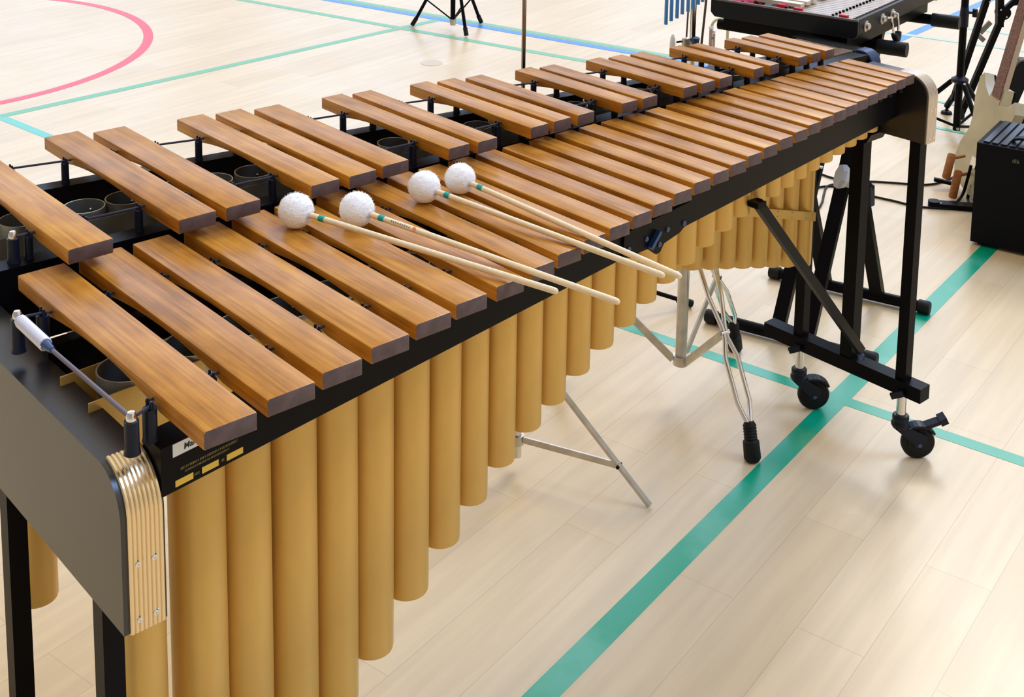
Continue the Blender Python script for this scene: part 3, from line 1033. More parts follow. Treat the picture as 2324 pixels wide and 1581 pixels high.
# ================================================================ MALLETS
MAL = [((672, 478), (1266, 662), 0.0272, 0.9245, 'leftmost white yarn mallet, its head nearest the low bars'),
       ((810, 475), (1406, 686), 0.0272, 0.9150, 'white yarn mallet second from the left, with a red dot on its shaft'),
       ((963, 424), (1508, 626), 0.0262, 0.9145, 'white yarn mallet third from the left, crossing under the rightmost one'),
       ((1044, 405), (1546, 628), 0.0255, 0.9130, 'rightmost white yarn mallet, its head farthest up the bars')]
for q, (h, e, r, ze, lab) in enumerate(MAL):
    hc = at_z(h[0], h[1], ZN + LIFT + r - 0.001)
    en = at_z(e[0], e[1], ze + LIFT)
    t = thing('mallet', lab, 'mallet', (hc.x, hc.y, ZN + LIFT), 'yarn mallets lying on the bars')
    d, u, v = frame(en - hc)
    L = (en - hc).length
    bm = bmesh.new()
    bmesh.ops.create_icosphere(bm, subdivisions=5, radius=r)
    rr = random.Random(q)
    sh = [(Vector((rr.uniform(-1, 1), rr.uniform(-1, 1), rr.uniform(-1, 1))).normalized(), rr.uniform(0, 6)) for _ in range(14)]
    for vert in bm.verts:
        nrm = vert.co.normalized()
        s = sum(math.sin(nrm.dot(a) * 16 + p) for a, p in sh) / 14
        al = nrm.dot(d)
        lat = math.sin(math.acos(max(-1, min(1, al))) * 34 + 3 * s)
        vert.co = nrm * r * (1 + 0.018 * s + 0.006 * lat - 0.05 * max(0, abs(al) - 0.85) / 0.15)
    bmesh.ops.translate(bm, verts=bm.verts[:], vec=hc)
    for _ in range(420):       # stray yarn fibres
        nrm = Vector((rr.gauss(0, 1), rr.gauss(0, 1), rr.gauss(0, 1))).normalized()
        if nrm.z < -0.6:
            continue
        _, a, b_ = frame(nrm)
        tg = a * rr.uniform(-1, 1) + b_ * rr.uniform(-1, 1)
        p0 = hc + nrm * r * 0.98
        p1 = p0 + nrm * r * 0.05 + tg * r * 0.05
        p2 = p0 + nrm * r * rr.uniform(0.05, 0.10) + tg * r * 0.16
        add_path(bm, [p0, p1, p2], 0.00022, 3)
    obj('head', bm, M['yarn'], t, 180)
    bm = bmesh.new()
    add_path(bm, [hc + d * (r * 0.5), hc + d * (r * 1.02), hc + d * (L * 0.45), en - d * 0.006, en - d * 0.002, en], [0.0046, 0.0046, 0.0047, 0.0047, 0.0040, 0.0022], 16)
    obj('shaft', bm, M['birch'], t, 50)
    s0 = r + 0.017 if q else r + 0.018
    obj('tape_band', rod(hc + d * s0, hc + d * (s0 + 0.0105), 0.0049, n=16), M['teal'], t, 50)
    obj('ferrule', rod(hc + d * (r * 0.90), hc + d * (r * 1.04), 0.0058, 0.0056, 16), M['spring'], t, 50)
    if q == 1:
        # faint print and a red dot on the side of the shaft
        bm = bmesh.new()
        side = (RT * -0.35 + Vector((0, 0, 0.55)) - FW * 0.75)
        side = (side - d * d.dot(side)).normalized()
        for i in range(9):
            p = hc + d * (0.070 + i * 0.0042) + side * 0.0046
            add_bar(bm, p - d * 0.001, p + d * 0.001, 0.0012, 0.0003, d.cross(side))
        obj('worn_print', bm, M['greymetal'], t)
        p = hc + d * 0.113 + side * 0.0042
        obj('red_dot', lathe(p, side, [(0, 0), (0.0032, 0), (0.0030, 0.0009), (0, 0.0011)], 12), mat('faded_red', (0.85, 0.25, 0.14), 0.6), t, 40)


# ================================================================ SILVER POLE STAND under the marimba
pc = Vector((1.2579, 0.8649, 0))
t = thing('microphone_stand', 'slim chrome stand under the marimba with flat folding legs, its pole rising behind the bars', 'stand', pc)
obj('base_tube', rod((pc.x, pc.y, 0.030), (pc.x, pc.y, 0.36), 0.0105, n=18), M['chrome'], t, 40)
obj('pole', rod((pc.x, pc.y, 0.34), (pc.x, pc.y, 1.50), 0.0048, n=16), mat('smoked_chrome', (0.30, 0.28, 0.30), 0.12, metal=1.0), t, 40)
foot1 = Vector((1.3779, 0.5556, 0.004))
rad = (foot1 - pc).length
a1 = math.atan2(foot1.y - pc.y, foot1.x - pc.x)
for k in range(3):
    a = a1 + k * 2 * PI / 3
    dr = Vector((math.cos(a), math.sin(a), 0))
    sd = Vector((-math.sin(a), math.cos(a), 0))
    ft = pc + dr * rad + Vector((0, 0, 0.006))
    tp = pc + dr * 0.015 + Vector((0, 0, 0.315))
    lg = obj('leg', bevel(add_bar(bmesh.new(), tp, ft, 0.0065, 0.004, sd), 0.0012, 1), M['zinc'], t)
    j = lerp(tp, ft, 0.76)
    st_ = obj('strut', add_bar(bmesh.new(), pc + dr * 0.016 + Vector((0, 0, 0.075)), j, 0.002, 0.0075, sd), M['zinc'], t)
    obj('rivet', lathe(j - sd * 0.010, sd, [(0, 0), (0.004, 0), (0.004, 0.02), (0, 0.02)], 10), M['black'], t, 40)
bm = lathe((pc.x, pc.y, 0.062), (0, 0, 1), [(0.011, 0), (0.0155, 0), (0.0155, 0.022), (0.011, 0.022)], 18)
obj('strut_collar', bm, M['zinc'], t, 40)

# ================================================================ DOUBLE-BRACED CHROME STAND with bar chimes
cc = Vector((1.8043, 0.8395, 0))
t = thing('chime_stand', 'double-braced chrome tripod stand carrying the blue bar chimes behind the high bars', 'stand', cc)
obj('base_tube', rod((cc.x, cc.y, 0.085), (cc.x, cc.y, 0.60), 0.0148, n=24), M['zinc'], t, 40)
obj('pole', rod((cc.x, cc.y, 0.58), (cc.x, cc.y, 1.45), 0.0075, n=16), M['chrome'], t, 40)
obj('strut_collar', lathe((cc.x, cc.y, 0.085), (0, 0, 1), [(0.015, 0), (0.020, 0), (0.020, 0.025), (0.015, 0.025)], 20), M['zinc'], t, 40)
F1 = at_z(1707, 1045)
F2 = at_z(1668, 795)
F3 = cc - ((F1 - cc).normalized() + (F2 - cc).normalized()).normalized() * 0.32
for k, ft in enumerate((F1, F2, F3)):
    dr = Vector((ft.x - cc.x, ft.y - cc.y, 0))
    R0 = dr.length
    dr.normalize()
    sd = Vector((-dr.y, dr.x, 0))
    tp = cc + dr * 0.035 + Vector((0, 0, 0.50))
    bt = Vector((ft.x, ft.y, 0)) - dr * 0.018 + Vector((0, 0, 0.085))
    bm = bmesh.new()
    for s in (-1, 1):
        pts = []
        for tt, wd in ((0, .024), (.15, .024), (.40, .018), (.55, .004), (.60, .004), (.69, .017), (.90, .017), (1.0, .004)):
            pts.append(lerp(tp, bt, tt) + sd * (wd * s))
        add_path(bm, pts, 0.0060, 8)
    lg = obj('leg', bm, M['chrome'], t, 50)
    b2 = Vector((ft.x, ft.y, 0))
    bm = bmesh.new()
    ax = bt - (b2 + Vector((0, 0, 0.012)))
    prof = [(0, -0.012), (0.015, -0.012), (0.0205, -0.004), (0.0195, 0.035)]
    Lf = ax.length
    for i in range(5):
        prof += [(0.0145, 0.040 + i * 0.007), (0.0165, 0.043 + i * 0.007)]
    prof += [(0.011, Lf + 0.006), (0, Lf + 0.006)]
    add_lathe(bm, b2 + Vector((0, 0, 0.012)), ax, prof, 16)
    obj('rubber_foot', bm, M['rubber'], lg, 40)
    j = lerp(tp, bt, 0.575)
    obj('strut', add_bar(bmesh.new(), cc + dr * 0.020 + Vector((0, 0, 0.097)), j, 0.0025, 0.0095, sd), M['zinc'], t)
    obj('joint_bolt', lathe(j - sd * 0.012, sd, [(0, 0), (0.006, 0), (0.006, 0.024), (0, 0.024)], 10), M['chrome'], t, 40)
# upper fittings seen above the bars
D = lambda px, py: at_depth(px, py, cc)
bm = bmesh.new()
add_path(bm, [D(1605, -20), D(1592, 100), D(1586, 160)], 0.0030, 10)
obj('side_rod', bm, M['darksteel'], t, 50)
obj('side_rod', path([D(1564, -10), D(1558, 84)], 0.0022, 8), M['darksteel'], t, 50)
obj('sleeve', rod(D(1575, -10), D(1573, 86), 0.0058, n=14), M['black'], t, 40)
obj('clamp', lathe(D(1555, 112), (0, 0, 1), [(0, 0), (0.0095, 0), (0.0095, 0.028), (0.007, 0.030), (0, 0.030)], 18), M['zinc'], t, 40)
obj('cup', lathe(D(1576, 106), (0, 0, 1), [(0, 0), (0.010, 0), (0.0115, 0.012), (0.0125, 0.022), (0.0115, 0.024), (0.008, 0.022), (0, 0.021)], 20), M['bluesteel'], t, 40)
obj('screw_shank', rod(D(1535, 96), D(1547, 94), 0.0025, n=8), M['black'], t, 40)
p0 = D(1526, 110)
obj('wing_nut', lathe(p0, (0, 0, 1), [(0, 0), (0.007, 0.001), (0.0075, 0.012), (0.006, 0.026), (0.003, 0.036), (0, 0.037)], 14), M['white'], t, 60)

CH = [(1509, 51), (1521, 43), (1534, 37), (1546, 28), (1559, 22), (1571, 15), (1582, 6), (1592, 0), (1603, -6)]
u_ = Vector((RT.x, RT.y, 0)).normalized()
hangz = D(1509, 51).z + 0.30
t = thing('bar_chimes', 'row of blue hanging bar chimes graduated from long to short', 'chimes', D(1550, -150) + Vector((0, 0, 0)))
a, b = D(1495, 0), D(1615, 0)
obj('chime_rail', bevel(add_bar(bmesh.new(), Vector((a.x, a.y, hangz + 0.03)), Vector((b.x, b.y, hangz + 0.03)), 0.008, 0.012, (0, 0, 1)), 0.002, 1), M['birch'], t)
for i, (px, py) in enumerate(CH):
    p = D(px, py) - Vector((FW.x, FW.y, 0)) * 0.020
    p = Vector((p.x, p.y, D(px, py).z))
    zt = hangz
    bm = rod(p, (p.x, p.y, zt), 0.0046, n=14)
    add_rod(bm, (p.x, p.y, zt), (p.x + FW.x * 0.02, p.y + FW.y * 0.02, hangz + 0.03), 0.0006, n=6)
    obj('chime', bm, M['blue'], t, 40)

# small rods standing behind the marimba
hw = at_z(1600, 540)
E_ = lambda px, py: at_depth(px, py, (hw.x, hw.y, 0))
t = thing('hardware_stand', 'thin hardware stand with small white knobs, seen between the chimes and the black case', 'stand', (E_(1630, 60).x, E_(1630, 60).y, 0))
base = Vector((E_(1630, 60).x, E_(1630, 60).y, 0))
def column(px, py, r, ma, nm):
    p = E_(px, py)
    return obj(nm, rod((p.x, p.y, 0.03), p, r, n=12), ma, t, 40)
column(1614, 64, 0.0062, M['pink'], 'upright')
column(1621, 76, 0.0040, M['maple'], 'upright')
column(1652, 58, 0.0048, M['cream'], 'upright')
obj('knob', lathe(E_(1614, 66), (0, 0, 1), [(0, 0), (0.007, 0), (0.0085, 0.004), (0.0085, 0.007), (0.006, 0.010), (0, 0.010)], 14), M['white'], t, 50)
obj('knob', add_ball(bmesh.new(), E_(1621, 72), 0.005, 12, 8), M['white'], t, 60)
p = E_(1616, 98)
obj('sleeve', rod((p.x, p.y, 0.70), E_(1615, 87), 0.0068, n=12), M['greenrod'], t, 40)
obj('bent_arm', path(spline([E_(1615, 60), E_(1620, 50), E_(1630, 44), E_(1652, 44), E_(1652, 60)]), 0.0048, 8), M['cream'], t, 60)
bm = bmesh.new()
for px in (1614, 1621, 1652):
    p = E_(px, 60)
    add_rod(bm, (p.x, p.y, 0.03), base + Vector((0, 0, 0.03)), 0.006, n=8)
for k in range(3):
    a = k * 2 * PI / 3 + 0.4
    add_rod(bm, base + Vector((0, 0, 0.035)), base + Vector((math.cos(a) * 0.06, math.sin(a) * 0.06, 0.008)), 0.008, n=8)
obj('base', bm, M['black'], t, 40)

# ================================================================ KEYBOARD STAND
AF0, AF1 = Vector((2.1809, 1.0613, 0)), Vector((2.3274, 0.5912, 0))
BF0, BF1 = Vector((2.5757, 1.1316, 0)), Vector((2.7263, 0.6675, 0))
ctr = (AF0 + AF1 + BF0 + BF1) / 4
t = thing('keyboard_stand', 'black folding X-frame stand holding the open black case, beyond the far end of the marimba', 'stand', ctr)
uA = (AF1 - AF0).normalized()
for f0, f1 in ((AF0, AF1), (BF0, BF1)):
    ft = obj('foot_bar', rod(f0 + Vector((0, 0, 0.020)), f1 + Vector((0, 0, 0.020)), 0.0165, n=20), M['black'], t, 40)
    for p, s in ((f0, 1), (f1, -1)):
        obj('end_cap', lathe(p + Vector((0, 0, 0.020)) - uA * (0.004 * s), uA * s, [(0, 0), (0.017, 0), (0.020, 0.004), (0.020, 0.034), (0, 0.034)], 20), M['rubber'], ft, 40)
ZARM = 0.892
for f0, f1 in ((AF0, AF1), (BF0, BF1)):
    ar = obj('support_arm', rod(f0 + Vector((0, 0, ZARM)), f1 + uA * 0.03 + Vector((0, 0, ZARM)), 0.0150, n=20), M['black'], t, 40)
    obj('foam_grip', rod(f1 - uA * 0.045 + Vector((0, 0, ZARM)), f1 + uA * 0.032 + Vector((0, 0, ZARM)), 0.0195, n=20), M['rubber'], ar, 40)
Ac_, Bc_ = lerp(AF0, AF1, 0.520), lerp(BF0, BF1, 0.523)
for fa, fb in ((0.432, 0.357), (0.608, 0.688)):
    a0 = lerp(AF0, AF1, fa); b0_ = lerp(BF0, BF1, fb)
    obj('cross_leg', bevel(add_bar(bmesh.new(), a0 + Vector((0, 0, 0.025)), a0 + Bc_ - Ac_ + Vector((0, 0, ZARM)), 0.019, 0.0125, uA), 0.002, 1), M['black'], t)
    obj('cross_leg', bevel(add_bar(bmesh.new(), b0_ + Vector((0, 0, 0.025)), b0_ + Ac_ - Bc_ + Vector((0, 0, ZARM)), 0.019, 0.0125, uA), 0.002, 1), M['black'], t)
G = lambda px, py: at_depth(px, py, (2.40, 0.74, 0))
k0, k1 = G(1903, 398), G(1936, 410)
obj('clutch_knob', lathe(k0, k1 - k0, [(0, 0), (0.034, 0), (0.037, 0.010), (0.030, 0.022), (0.024, 0.026), (0.024, 0.06), (0, 0.06)], 8), M['greyplast'], t, 30)
bm = bmesh.new()
add_bar(bm, G(1958, 402), G(1977, 428), 0.008, 0.010)
add_bar(bm, G(1975, 420), G(1975, 466), 0.008, 0.010)
obj('clutch_lever', bevel(bm, 0.003, 2), M['plastic'], t)
obj('locking_bolt', lathe(G(1851, 377), G(1868, 380) - G(1851, 377), [(0, 0), (0.006, 0), (0.008, 0.006), (0.004, 0.010), (0.004, 0.02), (0, 0.02)], 10), M['chrome'], t, 40)

# ================================================================ GLOCKENSPIEL IN ITS CASE
z0 = 0.943
BR = at_z(1945, 91, z0)
BL = at_z(1612, 36, z0)
BR = Vector((BR.x, BR.y, 0)); BL = Vector((BL.x, BL.y, 0))
U = (BR - BL).normalized()
V = Vector((-U.y, U.x, 0))
W_ = (BR - BL).length
D_ = 0.62
H_ = 0.050
t = thing('glockenspiel', 'glockenspiel in an open black case on the folding stand', 'glockenspiel', (BL + BR) / 2 + V * (D_ / 2) + Vector((0, 0, 0.908)))


def cs_box(u0, u1, v0, v1, za, zb, bev=0.0):
    bm = bmesh.new()
    q = [BL + U * a + V * b for a, b in ((u0, v0), (u1, v0), (u1, v1), (u0, v1))]
    add_hex(bm, [(p.x, p.y, za) for p in q] + [(p.x, p.y, zb) for p in q])
    if bev:
        bevel(bm, bev)
    return bm


bm = bmesh.new()
prof = [(0, 0.012), (0.012, 0.0), (W_ - 0.008, 0.0), (W_, 0.010), (W_, H_), (0, H_)]
tw = 0.012
fr_ = prism([BL + U * a + Vector((0, 0, z0 + b)) for a, b in prof], V * tw)
bk_ = prism([BL + V * (D_ - tw) + U * a + Vector((0, 0, z0 + b)) for a, b in prof], V * tw)
for q in (fr_, bk_):
    me = bpy.data.meshes.new('tmp'); q.to_mesh(me); q.free(); bm.from_mesh(me); bpy.data.meshes.remove(me)
for bx in (cs_box(0, tw, tw, D_ - tw, z0 + 0.012, z0 + H_), cs_box(W_ - tw, W_, tw, D_ - tw, z0 + 0.010, z0 + H_), cs_box(tw, W_ - tw, tw, D_ - tw, z0 + 0.001, z0 + 0.012)):
    me = bpy.data.meshes.new('tmp'); bx.to_mesh(me); bx.free(); bm.from_mesh(me); bpy.data.meshes.remove(me)
obj('case_tray', bevel(bm, 0.0015, 1), M['case'], t)
obj('case_rim', bevel(cs_box(-0.001, W_ + 0.001, -0.001, 0.004, z0 + H_ - 0.004, z0 + H_ + 0.001), 0.0008, 1), mat('worn_edge', (0.16, 0.14, 0.13), 0.5), t)
obj('base_frame', cs_box(0.035, W_ - 0.03, 0.010, D_ - 0.02, 0.908, z0, 0.006), M['black'], t)
zb = z0 + 0.036
nb = 17
for i in range(nb):
    v0 = 0.026 + i * 0.0215
    L0 = lerp(0.235, 0.200, i / nb)
    uo = W_ - 0.030 - L0
    bm = cs_box(uo, uo + L0, v0, v0 + 0.0185, zb, zb + 0.008, 0.0012)
    bar_ = obj('chime_bar', bm, M['steelbar'], t)
    for uu in (uo + L0 * 0.22, uo + L0 * 0.78):
        p = BL + U * uu + V * (v0 + 0.009) + Vector((0, 0, zb + 0.008))
        obj('screw', lathe(p, (0, 0, 1), [(0, 0), (0.0035, 0), (0.0035, 0.005), (0, 0.006)], 10), M['black'], bar_, 40)
for i in range(7):
    v0 = 0.050 + i * 0.040 + (0.03 if i > 2 else 0)
    bm = cs_box(W_ * 0.20, W_ * 0.20 + 0.155, v0, v0 + 0.024, zb + 0.012, zb + 0.022, 0.002)
    obj('chime_bar', bm, M['creambar'], t, label='cream raised bar')
for ff, vv in ((0.43, 0.030), (0.56, 0.017), (0.86, 0.017)):
    obj('felt_pad', cs_box(W_ * ff, W_ * ff + 0.022, vv, vv + 0.012, z0 + H_ - 0.014, z0 + H_ + 0.004, 0.002), M['red'], t)
obj('support_rail', cs_box(W_ * 0.50, W_ * 0.97, 0.018, 0.026, z0 + 0.020, zb + 0.004, 0.001), M['bluesteel'], t)
for vv in (0.055, 0.165, 0.235):
    p = BL + U * W_ + V * vv + Vector((0, 0, z0 + 0.026))
    obj('corner_bolt', lathe(p, U, [(0, -0.002), (0.015, -0.002), (0.015, 0.002), (0.009, 0.004), (0.009, 0.009), (0.005, 0.012), (0, 0.012)], 18), M['zinc'], t, 40)
pa = BL + U * (W_ + 0.010) + V * 0.165 + Vector((0, 0, z0 + 0.030))
pb = BL + U * (W_ + 0.010) + V * 0.235 + Vector((0, 0, z0 + 0.030))
mid = (pa + pb) / 2
pts = []
for i in range(13):
    a = PI * i / 12
    pts.append(mid + (pa - pb) * (0.5 * math.cos(a)) * 0.62 + U * (0.010 + 0.010 * math.sin(a)) + Vector((0, 0, -0.062 * math.sin(a))))
hd = obj('carry_handle', path([pa + U * 0.004] + pts + [pb + U * 0.004], 0.0032, 8), M['chrome'], t, 60)
obj('grip', path(pts[3:10], 0.0085, 10), M['rubber'], hd, 60)
# crimson cloth lying in the corner of the case: a separate thing
bm = bmesh.new()
g = [[None] * 9 for _ in range(7)]
for i in range(7):
    for j in range(9):
        p = BL + U * (0.020 + 0.011 * j) + V * (0.020 + 0.016 * i)
        g[i][j] = bm.verts.new((p.x, p.y, z0 + 0.030 + 0.014 * math.sin(i * 1.3 + j * 0.7) * math.sin(j * 0.9) + 0.012))
for i in range(6):
    for j in range(8):
        bm.faces.new((g[i][j], g[i][j + 1], g[i + 1][j + 1], g[i + 1][j]))
ret = bmesh.ops.extrude_face_region(bm, geom=bm.faces[:])
bmesh.ops.translate(bm, verts=[v for v in ret['geom'] if isinstance(v, bmesh.types.BMVert)], vec=(0, 0, -0.012))
tag(obj('cloth', bm, M['crimson'], None, 60), 'crumpled crimson cloth in the left corner of the black case', 'cloth')

# ================================================================ TRIPOD MUSIC STAND at the top centre
tcn = Vector((3.8783, 4.3240, 0))
t = thing('music_stand', 'black tripod stand on the far floor beside the blue line', 'stand', tcn)
obj('pole', rod((tcn.x, tcn.y, 0.035), (tcn.x, tcn.y, 0.95), 0.014, n=16), M['black'], t, 40)
obj('collar', lathe((tcn.x, tcn.y, 0.40), (0, 0, 1), [(0.014, 0), (0.030, 0), (0.030, 0.04), (0.018, 0.05), (0.014, 0.05)], 16), M['plastic'], t, 40)
for px, py in ((937, 60), (1058, 84), (1091, 54)):
    f = at_z(px, py)
    top = tcn + (f - tcn).normalized() * 0.026 + Vector((0, 0, 0.41))
    ff = f + Vector((0, 0, 0.010))
    lg = obj('leg', rod(top, ff, 0.0095, n=12), M['black'], t, 40)
    obj('rubber_foot', rod(lerp(ff, top, 0.10), f + (f - tcn).normalized() * 0.004 + Vector((0, 0, 0.009)), 0.0125, n=12), M['rubber'], lg, 40)
    j = lerp(top, ff, 0.62)
    bm = rod((tcn.x, tcn.y, 0.055), j, 0.0045, n=8)
    obj('strut', bm, M['black'], t, 40)
obj('end_nut', lathe((tcn.x, tcn.y, 0.028), (0, 0, 1), [(0, 0), (0.016, 0), (0.018, 0.02), (0.018, 0.035), (0, 0.035)], 12), M['zinc'], t, 40)

# ================================================================ BLACK TRIPOD at the right
mc = at_z(2170, 300, 0.02)
mc = Vector((mc.x, mc.y, 0))
Tm = lambda px, py: at_depth(px, py, mc)
t = thing('microphone_stand', 'black tripod stand right of the marimba, in front of two slanting black bars', 'stand', mc)
obj('pole', rod((mc.x, mc.y, 0.03), (mc.x, mc.y, 0.62), 0.0155, n=16), M['black'], t, 40)
obj('upper_pole', rod((mc.x, mc.y, 0.60), (mc.x, mc.y, 0.95), 0.0105, n=16), M['black'], t, 40)
zc = Tm(2180, 60).z
cl = obj('clutch', lathe((mc.x, mc.y, zc), (0, 0, 1), [(0, 0), (0.019, 0), (0.019, 0.05), (0.016, 0.085), (0, 0.085)], 16), M['plastic'], t, 40)
kz = zc + 0.06
r_ = Vector((RT.x, RT.y, 0)).normalized()
bm = bmesh.new()
add_rod(bm, (mc.x, mc.y, kz), Vector((mc.x, mc.y, kz)) + r_ * 0.055, 0.006, n=10)
add_rod(bm, Vector((mc.x, mc.y, kz)) + r_ * 0.045 + Vector((0, 0, -0.018)), Vector((mc.x, mc.y, kz)) + r_ * 0.045 + Vector((0, 0, 0.016)), 0.011, n=10)
obj('knob', bm, M['plastic'], cl, 40)
zh = Tm(2182, 190).z
hub = obj('leg_hub', lathe((mc.x, mc.y, zh), (0, 0, 1), [(0, 0), (0.020, 0), (0.036, 0.012), (0.036, 0.022), (0.018, 0.034), (0, 0.034)], 16), M['plastic'], t, 40)
fdir = [Vector((math.cos(a), math.sin(a), 0)) for a in (2.05, 2.05 + 2.094, 2.05 + 4.188)]
for dr in fdir:
    top = mc + dr * 0.032 + Vector((0, 0, zh + 0.010))
    ft = mc + dr * 0.26 + Vector((0, 0, 0.010))
    lg = obj('leg', rod(top, ft, 0.0105, n=12), M['black'], t, 40)
    obj('rubber_foot', rod(lerp(ft, top, 0.1), ft, 0.014, n=12), M['rubber'], lg, 40)
    obj('strut', rod((mc.x, mc.y, 0.045), lerp(top, ft, 0.62), 0.006, n=8), M['black'], t, 40)
    obj('rivet', add_ball(bmesh.new(), top - Vector((FW.x, FW.y, 0)) * 0.012, 0.006, 8, 6), M['zinc'], hub, 60)
obj('end_nut', add_ball(bmesh.new(), (mc.x - FW.x * 0.014, mc.y - FW.y * 0.014, 0.040), 0.007, 10, 6), M['zinc'], t, 60)

# ================================================================ SLANTING STAND behind it
e0 = at_z(2148, 258)
e0 = Vector((e0.x, e0.y, 0))
Q = lambda px, py: at_depth(px, py, e0 + Vector((0.0, -0.1, 0)))
t = thing('frame_stand', 'black stand of two slanting square bars joined by a bracket, behind the black tripod', 'stand', e0)
l0, l1 = Q(2163, 228), Q(2246, -20)
r0_, r1_ = Q(2180, 282), Q(2302, -60)
r0_ = Vector((r0_.x, r0_.y, max(0.03, r0_.z)))
for a, b in ((l0, l1), (r0_, Q(2282, 20))):
    obj('frame_bar', bevel(add_bar(bmesh.new(), a, b, 0.0125, 0.0125, (FW.x, FW.y, 0)), 0.002, 1), M['black'], t)
obj('frame_bar', bevel(add_bar(bmesh.new(), Q(2268, 60), Q(2270, -40), 0.016, 0.014, (FW.x, FW.y, 0)), 0.002, 1), M['black'], t)
ft = obj('adjustable_foot', lathe(Vector((e0.x, e0.y, 0.002)), (0.05, 0, 1), [(0, 0), (0.026, 0), (0.022, 0.010), (0.010, 0.014), (0.006, 0.022), (0.006, 0.036), (0, 0.036)], 16), M['rubber'], t, 40)
obj('foot_sleeve', rod(Vector((e0.x, e0.y, 0.036)), Q(2168, 212), 0.014, n=12), M['black'], t, 40)
p = Vector((r0_.x, r0_.y, 0))
obj('rubber_foot', rod(p, r0_ + Vector((0, 0, 0.02)), 0.015, n=12), M['rubber'], t, 40)
bm = bmesh.new()
add_bar(bm, Q(2214, 75), Q(2233, 92), 0.006, 0.010, (FW.x, FW.y, 0))
add_bar(bm, Q(2224, 75), Q(2248, 50), 0.006, 0.010, (FW.x, FW.y, 0))
obj('tie_bracket', bm, M['greymetal'], t)
bm = bmesh.new()
add_lathe(bm, Q(2276, 28) + Vector((FW.x, FW.y, 0)) * -0.02, (FW.x, FW.y, 0), [(0, 0), (0.030, 0), (0.030, 0.04), (0, 0.04)], 16)
add_bar(bm, Q(2280, 22), Q(2302, 2), 0.009, 0.011, (FW.x, FW.y, 0))
add_bar(bm, Q(2296, 2), Q(2330, -2), 0.012, 0.02, (FW.x, FW.y, 0))
obj('pivot_plate', bevel(bm, 0.002, 1), M['black'], t, 40)
bm = bmesh.new()
for px, py in ((2267, 20), (2280, 36), (2242, 2)):
    add_ball(bm, Q(px, py) - Vector((FW.x, FW.y, 0)) * 0.024, 0.0045, 8, 6)
obj('rivet', bm, M['zinc'], t, 60)

# ================================================================ AMPLIFIER
ac = at_z(2201, 554)
ac = Vector((ac.x, ac.y, 0))
aw, ad, ah = 0.46, 0.30, 0.358
au = Vector((0.24, -0.97, 0)).normalized()
av = Vector((-au.y, au.x, 0))
t = thing('amplifier', 'black guitar amplifier with a ribbed top on the floor at the right edge', 'amplifier', ac + au * aw / 2 + av * ad / 2)


def am(u0, u1, v0, v1, za, zb):
    bm = bmesh.new()
    q = [ac + au * a + av * b for a, b in ((u0, v0), (u1, v0), (u1, v1), (u0, v1))]
    add_hex(bm, [(p.x, p.y, za) for p in q] + [(p.x, p.y, zb) for p in q])
    return bm


obj('cabinet', bevel(am(0, aw, 0, ad, 0.012, ah), 0.006, 2), M['tolex'], t)
bm = bmesh.new()
for i in range(16):
    v0 = 0.012 + 0
    u0 = 0.018 + i * 0.0275
    q = [ac + au * a + av * b for a, b in ((u0, v0), (u0 + 0.019, v0), (u0 + 0.019, ad - 0.012), (u0, ad - 0.012))]
    add_hex(bm, [(p.x, p.y, ah - 0.001) for p in q] + [(p.x, p.y, ah + 0.006) for p in q])
obj('ribbed_top', bevel(bm, 0.002, 1), M['ribs'], t)
hp0, hp1 = ac + au * 0.10 + av * 0.06, ac + au * 0.36 + av * 0.06
pts = [hp0 + Vector((0, 0, ah + 0.006)), hp0 + au * 0.02 + Vector((0, 0, ah + 0.022)), lerp(hp0, hp1, 0.5) + Vector((0, 0, ah + 0.030)), hp1 - au * 0.02 + Vector((0, 0, ah + 0.022)), hp1 + Vector((0, 0, ah + 0.006))]
sp = spline(pts, 5)
bm = bmesh.new()
for a, b in zip(sp, sp[1:]):
    add_bar(bm, a, b, 0.014, 0.004, av)
obj('handle', bm, M['rubber'], t)
bm = bmesh.new()
for i, hh in enumerate((0.010, 0.013, 0.013, 0.013, 0.010)):
    p = ac + au * (0.118 + i * 0.0045) - av * 0.001
    add_bar(bm, p + Vector((0, 0, ah - 0.046)), p + Vector((0, 0, ah - 0.046 + hh)), 0.0011, 0.0008, au)
obj('badge', bm, M['greymetal'], t)
bm = bmesh.new()
for a in (0.03, aw - 0.03):
    for b in (0.03, ad - 0.03):
        add_lathe(bm, ac + au * a + av * b, (0, 0, 1), [(0, 0), (0.014, 0), (0.016, 0.013), (0, 0.013)], 12)
obj('feet', bm, M['rubber'], t, 40)

